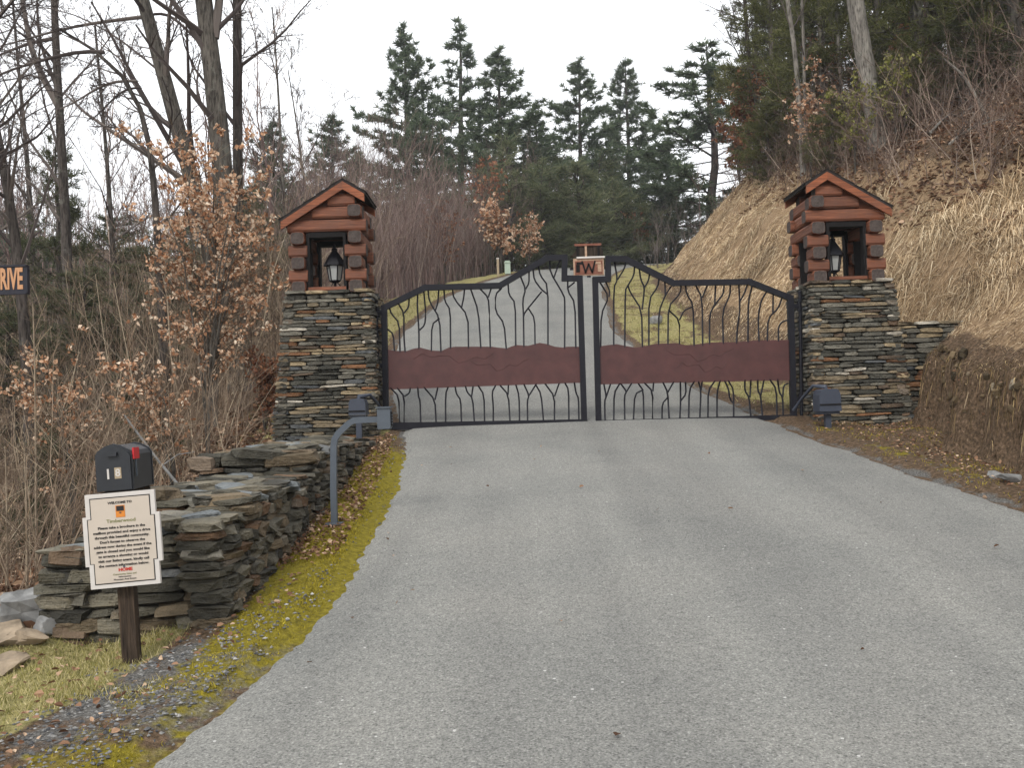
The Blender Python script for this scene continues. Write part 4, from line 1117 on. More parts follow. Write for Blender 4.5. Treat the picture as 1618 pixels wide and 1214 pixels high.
bare_tree('leaning grey trunk, left of the pair above the beech', [(400, 660), (345, 440), (285, 220), (252, 90), (222, -10), (190, -130), (150, -300)], 20, .21, .10, seed=31, n1=12, n2=6, n3=5, n4=3,
          limbs=[([(238, 25), (190, 30), (110, 42), (40, 62), (-10, 75)], .045, .012), ([(243, 22), (262, 18), (300, 50), (318, 72)], .035, .03), ([(262, 120), (240, 105), (205, 70), (120, 20), (60, 10)], .03, .008)])
bare_tree('thickest grey forked trunk above the orange beech', [(385, 660), (364, 420), (345, 190), (332, 70), (320, -10), (296, -200), (280, -340)], 18, .24, .12, seed=32, n1=10, n2=6, n3=5, n4=3,
          limbs=[([(339, 60), (346, 10), (352, -60), (360, -160)], .09, .04), ([(344, 45), (372, 18), (398, -20)], .05, .02)])
bare_tree('slim straight dark trunk right of the thickest trunk', [(380, 660), (377, 420), (375, 200), (375, 60), (374, -80), (372, -280)], 19, .12, .075, seed=33, n1=10, n2=6, n3=5, n4=3, bark='bark_dark')
bare_tree('dark arching bare tree whose limbs sweep left over the street sign', [(262, 640), (255, 450), (242, 280), (238, 215), (230, 160), (212, 122), (178, 90), (140, 64), (95, 46)], 17, .10, .022, seed=34, n1=12, n2=6, n3=5, n4=3, t0=.45, bark='bark_dark',
          limbs=[([(216, 128), (185, 126), (150, 140), (115, 165), (95, 172)], .03, .012), ([(222, 138), (195, 140), (170, 165), (145, 190)], .025, .01), ([(165, 82), (130, 78), (85, 90), (30, 105), (-20, 125)], .04, .015), ([(240, 250), (215, 215), (180, 198), (140, 200)], .03, .01)])
bare_tree('dark upright tree with vine foliage at the far left', [(112, 650), (107, 420), (98, 230), (92, 150), (87, 70), (84, -60), (82, -200)], 22, .14, .06, seed=35, n1=14, n2=7, n3=5, n4=3, bark='bark_dark', ang=.7, up=.35,
          limbs=[([(94, 170), (72, 130), (52, 95), (42, 40), (30, -30)], .09, .04), ([(95, 150), (78, 110), (60, 60), (58, -20)], .05, .02), ([(90, 60), (50, 66), (20, 78), (-20, 95)], .05, .02)])
bare_tree('crooked dark trunk cut by the left edge of view', [(48, 640), (30, 400), (14, 310), (3, 235), (-20, 150), (-40, 20)], 15, .11, .05, seed=36, n1=12, n2=6, n3=5, n4=3, bark='bark_dark')
bare_tree('small fine-twigged bare tree left of the sky gap', [(455, 420), (446, 280), (441, 170), (436, 80), (430, 10)], 34, .10, .02, seed=37, n1=16, n2=7, n3=6, n4=3, t0=.3, ratio=.36, thin=.008)
bare_tree('thin bare tree behind the fine-twigged tree, right of the trunks', [(500, 420), (480, 290), (470, 200), (455, 110)], 40, .09, .02, seed=38, n1=12, n2=7, n3=5, n4=3, t0=.3, ratio=.34, thin=.009)
bare_tree('slender bare tree between the vine tree and arching tree', [(185, 640), (180, 420), (170, 260), (160, 150), (150, 40)], 27, .10, .03, seed=39, n1=16, n2=7, n3=5, n4=3, bark='bark_dark', t0=.25, thin=.006)
bare_tree('slender bare tree behind the street sign board', [(60, 640), (52, 420), (45, 260), (30, 120), (20, 0)], 28, .12, .03, seed=40, n1=16, n2=7, n3=5, n4=3, bark='bark_dark', t0=.25, thin=.006)
bare_tree('bare tree with overhanging twigs outside the left edge', [(-130, 640), (-110, 300), (-90, 50), (-80, -200)], 14, .16, .06, seed=41, n1=22, n2=7, n3=5, n4=3, bark='bark_dark', t0=.3, ratio=.42)

# evergreen undergrowth and vine foliage on the left
HEM = [pine_meshes(4, .15, 1.5, whorl=.30, per=5, twigs=10, tuft=6, bl=.18, bw=.025, seed=51, needle='needle_dark', r0=.05, power=.6), pine_meshes(8, .8, 1.7, whorl=.42, per=5, twigs=9, tuft=5, bl=.24, bw=.028, seed=52, needle='needle_dark', r0=.10, power=.6)]
def hem(label, px, py, Y, wpx, v, H0):
    tp = at(px, py, Y); z = float(gz(tp[0], Y)); H = tp[2]-z; r_ = wpx*Y/1500/2
    return plant_tree('evergreen_tree', label, 'tree', HEM[v], (tp[0], Y, z), (r_/1.1, r_/1.1, H/H0), rnd.uniform(0, 6.28), 'dark evergreens left of the drive')
hem('dark evergreen directly behind the orange beech branches', 235, 380, 22, 170, 1, 8)
hem('dark evergreen around the vine-clad trunk at far left', 90, 215, 25, 120, 1, 8)
hem('dark evergreen left of the stone pillar behind the beech', 390, 300, 30, 140, 1, 8)
hem('dark evergreen just right of the street sign board', 130, 420, 20, 170, 1, 8)
hem('dark evergreen at the left edge below the street sign', 15, 480, 18, 170, 1, 8)
hem('low dark evergreen shrub left of the mailbox', 95, 655, 11, 130, 0, 4)
hem('low dark evergreen shrub behind the mailbox', 225, 640, 13, 120, 0, 4)
hem('tall dark evergreen between the beech and the log house', 425, 245, 42, 110, 1, 8)
hem('dark evergreen behind the slender bare tree left', 180, 330, 34, 150, 1, 8)


# beech with withered orange leaves
def leafy_bush(label, cx, cy_top, Y, wpx, stems, nleaf, seed, leaf='leaf_beech', size=.075, basepx=None, spread=.55, name='beech_tree', twig='twig_brown', group='withered beeches behind the wall', t0=.3, extra=1):
    rng = np.random.default_rng(seed); tp = at(cx, cy_top, Y); x0 = at(basepx if basepx else cx, cy_top, Y)[0]; z = float(gz(x0, Y)); H = tp[2]-z; W_ = wpx*Y/1500/2
    t_ = thing(name, label, 'tree', (x0, Y, z), group=group)
    P = []
    for s in range(stems):
        a = rng.uniform(0, 6.28); r_ = W_*spread*rng.uniform(.2, 1); h = H*rng.uniform(.72, 1.0)
        end = np.array([tp[0]-x0+math.cos(a)*r_, math.sin(a)*r_, h]); b_ = np.array([rng.normal(0, .12), rng.normal(0, .12), -.05])
        s_ = np.linspace(0, 1, 7)[:, None]; p = b_+(end-b_)*s_; p[:, :2] *= (s_**1.25); p += rng.normal(0, .035*H/6, p.shape)*s_; P.append(p)
    P = np.array(P); R = np.linspace(.03, .007, 7)[None]*rng.uniform(.7, 1.3, (stems, 1))*H/5
    st = MB(); tubes(st, P, R, 6); st.build('trunk', M['bark_grey'], t_)
    cr = MB(); B, BR = grow(P, R, 11, t0, 1., .36, .85, .05, .1, 5, rng, rr=.5); tubes(cr, B, np.maximum(BR, .003), 3)
    D, DR = grow(B, BR, 6, .15, 1., .45, .7, .0, .14, 4, rng, rr=.6); tubes(cr, D, np.maximum(DR, .0025), 3); cr.build('twigs', M[twig], t_)
    # leaves hang on some of the sprays only
    keep = rng.random(len(D)) < nleaf[0]
    p, _ = along(D[keep], nleaf[1], rng, .1, 1); lv = MB(); leaves(lv, p+rng.normal(0, .02, p.shape), size, rng, droop=.55); lv.build('foliage', M[leaf], t_)
    return t_


leafy_bush('large beech holding withered orange leaves left of the log house', 325, 190, 15, 310, 11, (.5, 13), 61, basepx=330, size=.07)
leafy_bush('wide beech with pale copper leaves low in front of the large one', 330, 330, 13, 300, 8, (.26, 11), 62, basepx=320, size=.055)
leafy_bush('thin young beech with copper leaves above the mailbox', 190, 520, 10, 240, 6, (.28, 9), 63, basepx=270, size=.05)
leafy_bush('thin young beech with copper leaves between street sign and mailbox', 75, 545, 10, 170, 5, (.28, 9), 64, basepx=110, size=.05)
leafy_bush('small rust-leaved shrub between the beech and the left pillar', 415, 560, 13.6, 90, 6, (.5, 6), 65, leaf='leaf_rust', size=.06)
leafy_bush('orange-leaved tree beyond the gate left of the young pines', 770, 235, 47, 130, 7, (.32, 5), 66, leaf='leaf_rust', size=.15, group='leafy trees beyond the gate', name='oak_tree')
leafy_bush('low copper-leaved tree beyond the gate by the utility post', 790, 320, 44, 110, 7, (.5, 6), 67, leaf='leaf_beech', size=.16, group='leafy trees beyond the gate', name='oak_tree')
leafy_bush('broad rust-leaved shrub in the thicket left of the orange-leaved tree', 700, 320, 42, 130, 8, (.35, 5), 69, leaf='leaf_rust', size=.11, group='leafy trees beyond the gate', name='oak_tree')
leafy_bush('low copper-leaved shrub between the orange-leaved tree and young pines', 835, 345, 46, 100, 8, (.4, 5), 70, leaf='leaf_beech', size=.11, group='leafy trees beyond the gate', name='oak_tree')
leafy_bush('rusty sapling at the bend, right of the young pines', 1010, 330, 62, 80, 6, (.5, 5), 68, leaf='leaf_rust', size=.18, group='leafy trees beyond the gate', name='oak_tree')


# ------------------------------------------------------------------ thickets and woods that read as one mass
def thicket(name, label, xy, hgt, twig, n_tw=7, r=.012, seed=1, lean=.12, ratio=.42, n3=2, ang=.5, cat='brush'):
    rng = np.random.default_rng(seed); n = len(xy); z = gz(xy[:, 0], xy[:, 1])
    k = 5; s = np.linspace(0, 1, k)[None, :, None]
    end = np.c_[rng.normal(0, lean, n)*hgt, rng.normal(0, lean, n)*hgt, hgt]
    P = np.c_[xy, z-.05][:, None] + end[:, None]*s + rng.normal(0, .025, (n, k, 3))*hgt[:, None, None]*s
    R = (r*np.linspace(1, .3, k))[None]*rng.uniform(.6, 1.5, (n, 1))
    mb = MB(); tubes(mb, P, R, 3)
    B, BR = grow(P, R, n_tw, .2, 1., ratio, ang, .25, .1, 4, rng, rr=.7); tubes(mb, B, np.maximum(BR, r*.3), 3)
    if n3: D, DR = grow(B, BR, n3, .1, 1., .5, .6, .1, .12, 2, rng, rr=.8); slivers(mb, D, np.maximum(DR[:, 0], r*.28), rng)
    return tag(mb.build(name, M[twig]), label, cat, None, 'stuff')


def scatter(n, x0, x1, y0, y1, rng, ok=lambda x, y: np.ones(len(x), bool)):
    x = rng.uniform(x0, x1, n); y = rng.uniform(y0, y1, n); k = ok(x, y); return np.c_[x[k], y[k]]


q = np.random.default_rng(90)
xy = scatter(2600, -13, 1.2, 25, 58, q, lambda x, y: (xl(y)-x > 1.9) & (x/y > -.21))
thicket('thicket', 'mauve-brown thicket of leafless saplings behind the left gate leaf', xy, (4.3+1.3*vnoise(xy[:, 0]*.45, xy[:, 1]*.45))*q.uniform(.55, 1.25, len(xy)), 'twig_mauve', 8, .013, 91, .13, .5, 9, .5, 'thicket')
xy = scatter(700, -16, -3.0, 14, 27, q, lambda x, y: (xl(y)-x > 1.2) & (x/y < -.13))
thicket('undergrowth', 'brown leafless undergrowth behind the dry stone wall', xy, q.uniform(1.2, 3.6, len(xy)), 'bramble', 7, .009, 92, .18, .5, 7, .7, 'undergrowth')
xy = scatter(750, -9, -2.95, 6.0, 14, q, lambda x, y: (x < -2.95-.06*(y-6)))
thicket('bramble', 'tangled dry brambles and stalks left of the wall', xy, q.uniform(.6, 1.9, len(xy)), 'bramble', 5, .005, 93, .3, .55, 6, .9, 'brambles')
xy = scatter(620, -75, -6, 28, 90, q, lambda x, y: x/y < -.18)
thicket('far_woods', 'grey-brown leafless woods filling the valley on the left', xy, q.uniform(5.5, 10.5, len(xy)), 'twig_mauve', 9, .042, 94, .07, .36, 12, .55, 'woods')
xy = scatter(760, -24, 22, 52, 88, q, lambda x, y: (np.maximum(xl(y)-x, x-xr(y)) > 2))
thicket('far_brush', 'grey-brown leafless brush behind the bend of the drive', xy, q.uniform(3.5, 8, len(xy)), 'twig_mauve', 7, .022, 95, .1, .4, 10, .55, 'brush')
xy = scatter(200, 4.0, 14, 44, 62, q, lambda x, y: (x-xr(y) > .8))
thicket('bend_brush', 'bare brush along the bend beside the straw bank', xy, q.uniform(1.5, 3.2, len(xy)), 'twig_grey', 6, .014, 96, .15, .4, 8, .6, 'brush')

# pines scattered through the far valley wood
for k, (px, py, Y_, wp) in enumerate(((20, 330, 60, 120), (110, 380, 70, 110), (300, 330, 62, 120), (385, 300, 66, 110), (-60, 300, 55, 130), (200, 400, 75, 100), (470, 300, 58, 80), (555, 235, 72, 90))):
    f_ = far_pine(('far pine at the left edge above the street sign', 'far pine showing between the vine tree and the beech', 'far pine behind the large beech crown', 'far pine right behind the slim straight trunk', 'far pine outside the left edge of view', 'far pine low in the valley left of the beech', 'far pine behind the left log house, lower left', 'far pine right behind the left log house gable')[k], px, py, Y_, wp, k % 4)
    f_['group'] = 'pines in the far valley'

# ------------------------------------------------------------------ the wooded bank on the right
def hill_pine(label, px, py, Y, wpx, H, v=None, col='needle_olive'):
    """stands where the pixel's column meets the bank at distance Y"""
    x = at(px, py, Y)[0]; z = float(gz(x, Y)); r_ = wpx*Y/1500/2
    me = HP[v]; return plant_tree('hemlock_tree', label, 'tree', me, (x, Y, z-.1), (r_/1.35, r_/1.35, H/9), rnd.uniform(0, 6.28), 'evergreens on the bank')
HP = [pine_meshes(9, .4, 1.9, whorl=.40, per=6, twigs=11, tuft=6, bl=.21, bw=.027, seed=71, needle='needle_olive', bark='bark_grey', r0=.12, power=.45, droop=-.05), pine_meshes(9, .9, 2.0, whorl=.42, per=6, twigs=11, tuft=6, bl=.21, bw=.027, seed=72, needle='needle_dark', bark='bark_grey', r0=.12, power=.45, droop=-.06)]
hill_pine('olive hemlock at the left end of the wooded bank', 1225, 200, 31, 130, 9, 0)
hill_pine('dark hemlock behind the olive one at the left end of the bank', 1195, 200, 36, 110, 9, 1)
hill_pine('olive hemlock left of the big grey trunk on the bank', 1300, 150, 27, 150, 8.5, 0)
hill_pine('dark hemlock close behind the big grey trunk', 1390, 150, 30, 170, 10, 1)
hill_pine('olive hemlock right of the big grey trunk on the bank', 1455, 100, 24, 190, 9, 0)
hill_pine('dark hemlock upper right of the bank behind the fallen branches', 1530, 100, 27, 200, 10, 1)
hill_pine('olive hemlock at the right edge of the wooded bank', 1600, 60, 21, 220, 9, 0)
hill_pine('dark hemlock right edge, behind the olive one', 1640, 60, 26, 220, 10, 1)
hill_pine('dark hemlock deep in the wood above the right log house', 1320, 100, 36, 170, 11, 1)
hill_pine('olive hemlock deep in the wood above the fallen branches', 1480, 80, 33, 200, 11, 0)
hill_pine('dark hemlock deep in the wood at the upper right corner', 1570, 40, 34, 200, 11, 1)
hill_pine('olive hemlock deep in the wood left of the big trunk', 1250, 90, 40, 160, 11, 0)

hill_pine('low olive hemlock sapling at the straw edge left of the big trunk', 1315, 240, 24, 70, 2.2, 0)
hill_pine('low olive hemlock sapling right of the big grey trunk foot', 1430, 215, 22, 90, 2.4, 0)
hill_pine('low dark hemlock sapling above the fallen branches', 1545, 170, 21, 110, 2.6, 1)
hill_pine('low olive hemlock sapling at the left tip of the straw', 1215, 240, 30, 80, 2.6, 0)
BG = 'trunks on the wooded bank'
def on_bank(px, py): 
    p = hit(px, py, 6, 80, .1); return float(p[1])
def btree(label, pts, r0, r1, seed, bark='bark_grey', Y=None, **kw):
    y = Y or on_bank(*pts[0]); d = dict(n1=7, n2=4, n3=3, t0=.4, ratio=.2, group=BG); d.update(kw)
    return bare_tree(label, pts, y, r0, r1, seed=seed, bark=bark, **d)
btree('big pale grey trunk rising from the wooded bank', [(1388, 215), (1376, 150), (1362, 70), (1350, 0), (1330, -160), (1315, -320)], .21, .17, 81, 'bark_pale', Y=22)
btree('slim pale pair trunk, left one, above the right log house', [(1268, 245), (1262, 150), (1255, 60), (1240, -20), (1225, -160)], .075, .05, 82, 'bark_pale', Y=26)
btree('slim pale pair trunk, right one, above the right log house', [(1274, 248), (1272, 170), (1270, 80), (1266, -30)], .06, .035, 83, 'bark_pale', Y=26.3)
btree('slender grey trunk between the pale pair and the big trunk', [(1333, 220), (1328, 120), (1322, 20), (1318, -100)], .06, .04, 84, 'bark_pale', Y=27)
btree('thin white leaning stem above the fallen branches', [(1568, 203), (1548, 165), (1525, 120), (1490, 92)], .05, .02, 85, 'bark_pale', Y=19, n1=5, n2=4)
btree('dark slender trunk right of the big grey trunk', [(1445, 170), (1443, 90), (1440, 0), (1438, -120)], .06, .045, 86, 'bark_dark', Y=25)
btree('pale trunk at the upper right corner of the wood', [(1615, 90), (1608, 40), (1600, -30), (1590, -150)], .12, .09, 87, 'bark_pale', Y=23)
btree('short grey trunk right of the dark slender trunk', [(1470, 190), (1468, 130), (1466, 40), (1462, -60)], .05, .035, 88, 'bark_grey', Y=24)
btree('bare tree with drooping twigs at the left tip of the bank', [(1195, 250), (1185, 120), (1178, 20), (1170, -90)], .10, .05, 89, 'bark_dark', Y=33, n1=18, n2=7, n3=5, t0=.2, ratio=.42, n4=2, thin=.007)
BS = 'leafy shrubs on the bank'
def bank_bush(label, px, py, Y, wpx, top, leaf, seed, size=.09, dens=(.5, 6), stems=6):
    return leafy_bush(label, px, top, Y, wpx, stems, dens, seed, leaf=leaf, size=size, group=BS, name='leafy_shrub', twig='twig_mauve')
bank_bush('rust-leaved shrub at the left tip of the bank', 1190, 250, 32, 120, 110, 'leaf_rust', 101, .14)
bank_bush('small rust-leaved shrub low on the left tip of the bank', 1165, 280, 36, 90, 190, 'leaf_rust', 102, .13)
bank_bush('copper-leaved sapling left of the big grey trunk', 1275, 245, 25, 120, 105, 'leaf_beech', 103, .09, (.4, 5))
bank_bush('yellow-green shrub at the foot of the big grey trunk', 1345, 235, 21.5, 120, 120, 'leaf_yellow', 104, .07, (.4, 5))
bank_bush('yellow-green sapling right of the big grey trunk', 1410, 200, 21, 90, 75, 'leaf_yellow', 105, .07, (.35, 5))
bank_bush('orange-leaved sapling right of the big trunk near the wood interior', 1435, 150, 26, 90, 30, 'leaf_rust', 106, .12, (.4, 5))
bank_bush('copper-leaved sapling above the right log house roof', 1300, 250, 28, 90, 60, 'leaf_rust', 107, .1, (.3, 4))
xy = scatter(6500, 7.0, 22, 9, 44, q, lambda x, y: (x-toe(y) > 3.1) & (x-toe(y) < 12) & (q.random(len(x)) < np.where(x-toe(y) < 6.5, .8, .35)))
thicket('bank_brush', 'dead twiggy brush on the wooded bank', xy, q.uniform(.5, 1.3, len(xy))*(1+.8*(q.random(len(xy)) < .25)), 'twig_bank', 5, .010, 97, .35, .6, 7, .9, 'brush')
xy = scatter(260, 12, 34, 20, 60, q, lambda x, y: (x-toe(y) > 7))
thicket('bank_woods', 'deep leafless woods behind the hemlocks on the bank', xy, q.uniform(6, 11, len(xy)), 'twig_mauve', 7, .05, 98, .05, .3, 10, .5, 'woods')

# fallen branches heaped on the bank
for k, (a, b_) in enumerate((((1405, 215), (1520, 150)), ((1430, 205), (1560, 160)), ((1470, 220), (1545, 175)), ((1350, 245), (1395, 195)), ((1500, 240), (1590, 200)), ((1415, 195), (1490, 168)))):
    pa = hit(*a); pb = hit(*b_); rng = np.random.default_rng(300+k)
    s = np.linspace(0, 1, 6)[:, None]; P = pa+(pb-pa)*s; P = np.r_[P]; P[:, 2] = gz(P[:, 0], P[:, 1])+.12+.25*np.sin(s[:, 0]*3.1)*rng.uniform(.3, 1); 
    o_ = P[0].copy(); t_ = thing('fallen_branch', ('bleached fallen branch lowest on the left of the deadwood heap', 'long fallen branch crossing the deadwood heap', 'short fallen branch in the middle of the heap', 'fallen branch at the foot of the big grey trunk', 'fallen branch right of the deadwood heap', 'upper fallen branch at the back of the heap')[k], 'branch', o_, group='deadwood on the bank')
    P -= o_; R = np.linspace(.028, .01, 6)*rng.uniform(.7, 1.1); MB().tube(P, R, 6).build('limb', M['bark_pale'], t_)
    B, BR = grow(P[None], R[None], 14, .1, 1, .45, .7, .15, .12, 4, rng); D, DR = grow(B, BR, 6, .2, 1, .5, .7, .05, .1, 3, rng); cr = MB(); tubes(cr, B, BR, 3); tubes(cr, D, np.maximum(DR, .004), 3); cr.build('twigs', M['twig_grey'], t_)
# pale pole leaning behind the mailbox
pa, pb = at(297, 785, 9.2), at(196, 655, 9.2); t_ = thing('leaning_pole', 'pale thin dead stem slanting behind the mailbox', 'branch', pa)
s = np.linspace(0, 1, 6)[:, None]; P = (pb-pa)*s - np.array([0, 0, .02])*np.sin(s*3); P[0] -= (pb-pa)*.25
MB().tube(P, np.linspace(.016, .010, 6), 6).build('limb', M['rock_pale'], t_)
MB().tube([P[2], P[2]+np.array([.14, .03, .10]), P[2]+np.array([.3, .05, .12])], [.008, .006, .003], 5).build('twig', M['rock_pale'], t_)
for k, (a, b_, Y_, lab) in enumerate((((42, 930), (38, 700), 8.0, 'pale dry upright stalk left of the mailbox, nearest of the three'), ((10, 940), (8, 705), 8.6, 'pale dry upright stalk at the left edge of view'), ((56, 800), (52, 480), 9.5, 'pale slim sapling stem between street sign and mailbox'))):
    P = resample(px_path([a, ((a[0]+b_[0])/2+3, (a[1]+b_[1])/2), b_], Y_), 7); o_ = P[0].copy(); t_ = thing('dry_stalk', lab, 'stalk', o_, group='dry stalks left of the mailbox'); P -= o_
    MB().tube(P, np.linspace(.016, .006, 7), 5).build('stem', M['rock_tan'], t_)
    B, BR = grow(P[None], np.linspace(.016, .006, 7)[None], 8, .4, 1, .22, .5, .2, .1, 4, np.random.default_rng(k)); cr = MB(); tubes(cr, B, np.maximum(BR, .002), 3); cr.build('twigs', M['straw_brown'], t_)

# ------------------------------------------------------------------ straw, turf, moss, leaves, gravel
def drape(n, x0, x1, y0, y1, ok, L, W_, mt_, name, label, seed, dens=None, lift=.5, cat='grass', flow=(-.75, -.25)):
    """long withered grass hanging down the slope: two-segment blades in tussocks"""
    rng = np.random.default_rng(seed)
    xy = scatter(n, x0, x1, y0, y1, rng, ok)
    if dens is not None: xy = xy[rng.random(len(xy)) < dens(xy[:, 0], xy[:, 1])]
    x, y = xy.T; z = gz(x, y); n = len(x)
    cl = vnoise(x*1.6+70, y*1.6)*.8 + vnoise(x*.6, y*.6+30)*.5
    sw = vnoise(x*.8+20, y*.7+3)+.6*vnoise(x*2.2, y*2.0+50)
    d = np.c_[flow[0]+.55*rng.normal(size=n)+.35*cl, flow[1]*(1+2.2*sw)+.55*rng.normal(size=n), np.zeros(n)]; d = unit(d)
    l = L*rng.uniform(.5, 1.3, n)*np.clip(1+.6*cl, .4, 1.8)*np.clip((x-toe(y))*.8, .35, 1); lf = lift*rng.uniform(.2, 1.1, n)*np.clip(1+1.2*cl, .12, 1.9)
    p0 = np.c_[x, y, z-.02]; e1 = p0+d*(l*.35)[:, None]; e1[:, 2] = gz(e1[:, 0], e1[:, 1])+l*lf*.55
    e2 = p0+d*(l*.9)[:, None]; e2[:, 2] = gz(e2[:, 0], e2[:, 1])+l*lf*.12+.01
    s = unit(np.cross(e1-p0, np.array([0, 0, 1.0])+.6*rng.normal(size=(n, 3))))*(W_*rng.uniform(.6, 1.4, n))[:, None]
    v = np.stack([p0-s, p0+s, e1+s*.8, e1-s*.8, e2], 1).reshape(-1, 3); b_ = (np.arange(n)*5)[:, None]
    mb = MB(); mb.add(v, b_+[0, 1, 2, 3]); mb.add(v, b_+[3, 2, 4]); mb.n = mb.n
    # the second add repeats the vertices; share them instead
    mb2 = MB(); mb2.v = [v]; mb2.n = len(v); mb2.f = [b_+[0, 1, 2, 3], b_+[3, 2, 4]]; mb2.m = [np.zeros(n, int), np.zeros(n, int)]
    return tag(mb2.build(name, M[mt_]), label, cat, None, 'stuff')


cut = lambda x, y: (x-toe(y) > .12) & (x-toe(y) < 3.55+.75*vnoise(x*.5, y*.35)+.5*vnoise(x*1.4, y*1.2)) & ~((x > 3.9) & (x < 5.35) & (y > 12.2) & (y < 13.6)) & ~((x < 6.35) & (y > 12.55) & (y < 13.3))
drape(330000, 4.2, 16, 4, 17, lambda x, y: cut(x, y) & (x-toe(y) > .55), .30, .0034, 'straw', 'straw_near', 'long withered straw hanging over the near bank', 201, lambda x, y: np.clip(1.1-(y-8)/16, .35, 1)*np.clip(.75+1.1*vnoise(x*2.1+8, y*1.9), .12, 1), .42)
drape(330000, 4.2, 20, 13, 45, cut, .38, .0065, 'straw', 'straw_far', 'long withered straw draped over the cut bank beyond the gate', 202, lambda x, y: np.clip(1.15-(y-13)/34, .3, 1)*np.clip(.75+1.1*vnoise(x*1.5+8, y*1.1), .15, 1), .45)
lip = lambda x, y: (x-toe(y) > .0) & (x-toe(y) < .32) & (y < 12.3)
pat = lambda x, y: np.clip(1.6*vnoise(x*.7+11, y*.5)+.8*vnoise(x*2+5, y*2)-.05, 0, .8)
drape(90000, 4.2, 18, 4, 42, cut, .30, .005, 'straw_brown', 'brown_straw', 'darker brown withered stalks in patches on the bank', 204, pat, .5)
lipw = lambda x, y: (x-toe(y) > .25) & (x-toe(y) < .7) & (y < 12.3)
drape(15000, 4.2, 7, 4, 12.2, lipw, .34, .0035, 'straw_brown', 'lip_straw', 'ragged straw tufts overhanging the lip of the bank', 205, lambda x, y: np.clip(.4+1.2*vnoise(x*3, y*2.4), 0, 1), .8, 'grass', (-.5, -.3))
drape(26000, 4.2, 7, 4, 12.2, lip, .20, .003, 'roots', 'hanging_roots', 'dark brown roots and straw hanging over the undercut bank', 203, None, .6, 'grass', (-.10, -.05))


lr = np.random.default_rng(206); lump = MB()
for k in range(170):
    y = lr.uniform(5, 11.6); h = lr.uniform(.10, .26); x = float(toe(y))+h; zb_ = float(gz(x-.1, y)); z = zb_ + lr.uniform(.0, 1.0)*max(.05, float(gz(x+.1, y))-zb_)
    sz_ = lr.uniform(.02, .07)*lr.choice((1, 1, 1, 1.8)); v = STONES[lr.integers(14)][1]*np.array([sz_*1.3, sz_*.9, sz_*.8])
    Rz, _q = np.linalg.qr(lr.normal(size=(3, 3)))
    lump.add(v @ Rz.T + np.array([x, y, z]), np.vstack([[(r_*6+j, r_*6+(j+1) % 6, (r_+1)*6+(j+1) % 6, (r_+1)*6+j) for r_ in range(3) for j in range(6)], [(0, 1, 2, 3), (3, 4, 5, 0), (18, 19, 20, 21), (21, 22, 23, 18)]]))
tag(lump.build('bank_rubble', M['earth']), 'broken earth and stones exposed in the undercut bank', 'rubble', None, 'stuff')


def tufts(n, x0, x1, y0, y1, ok, L, W_, mt_, name, label, seed, dens=None, cat='grass', upb=1.0):
    rng = np.random.default_rng(seed); xy = scatter(n, x0, x1, y0, y1, rng, ok)
    if dens is not None: xy = xy[rng.random(len(xy)) < dens(xy[:, 0], xy[:, 1])]
    x, y = xy.T; k = len(x); d = unit(np.c_[rng.normal(0, .6, k), rng.normal(0, .6, k), np.full(k, upb)])
    mb = MB(); blades(mb, np.c_[x, y, gz(x, y)-.004], d, L*rng.uniform(.5, 1.4, k), W_*rng.uniform(.6, 1.4, k), rng)
    return tag(mb.build(name, M[mt_]), label, cat, None, 'stuff')


cvr = lambda i: (lambda x, y: np.clip(cover(x, y)[:, i] + .55*vnoise(x*3.3, y*3.3) + .3*vnoise(x*9, y*9) - .18, 0, 1))
tufts(70000, -4.6, -1.2, 2.2, 6.2, lambda x, y: xl(y)-x > .4, .05, .005, 'turf', 'turf_grass', 'thin yellow-green turf around the mailbox post', 211, cvr(0))
tufts(60000, -4.6, 4.6, 12.9, 34, lambda x, y: (xl(y)-x > .05) | (x-xr(y) > .05), .09, .012, 'turf', 'roadside_grass', 'yellow-green grass along the drive beyond the gate', 212, cvr(0))
tufts(130000, -3.4, -1.0, 2.2, 12.2, lambda x, y: (xl(y)-x > -.03) & (xl(y)-x < 1.0), .018, .007, 'moss', 'moss', 'bright yellow-green moss along the left edge of the drive', 213, cvr(1), 'moss')
tufts(14000, 3.4, 5.4, 4, 12.4, lambda x, y: (x-xr(y) > .03) & (x < toe(y)+.05), .03, .006, 'moss', 'verge_moss', 'dull moss on the right verge below the bank', 214, lambda x, y: np.clip(.35+vnoise(x*4, y*4), 0, 1), 'moss')


def scatter_leaves(xy, size, mt_, name, label, seed, cat='leaves'):
    rng = np.random.default_rng(seed); mb = MB(); zl = np.where((xy[:, 0] > xl(xy[:, 1])) & (xy[:, 0] < xr(xy[:, 1])), zr(xy[:, 1])+.01, gz(xy[:, 0], xy[:, 1])); leaves(mb, np.c_[xy, zl+.012+rng.uniform(0, .02, len(xy))], size, rng, flat=.75)
    return tag(mb.build(name, M[mt_]), label, cat, None, 'stuff')


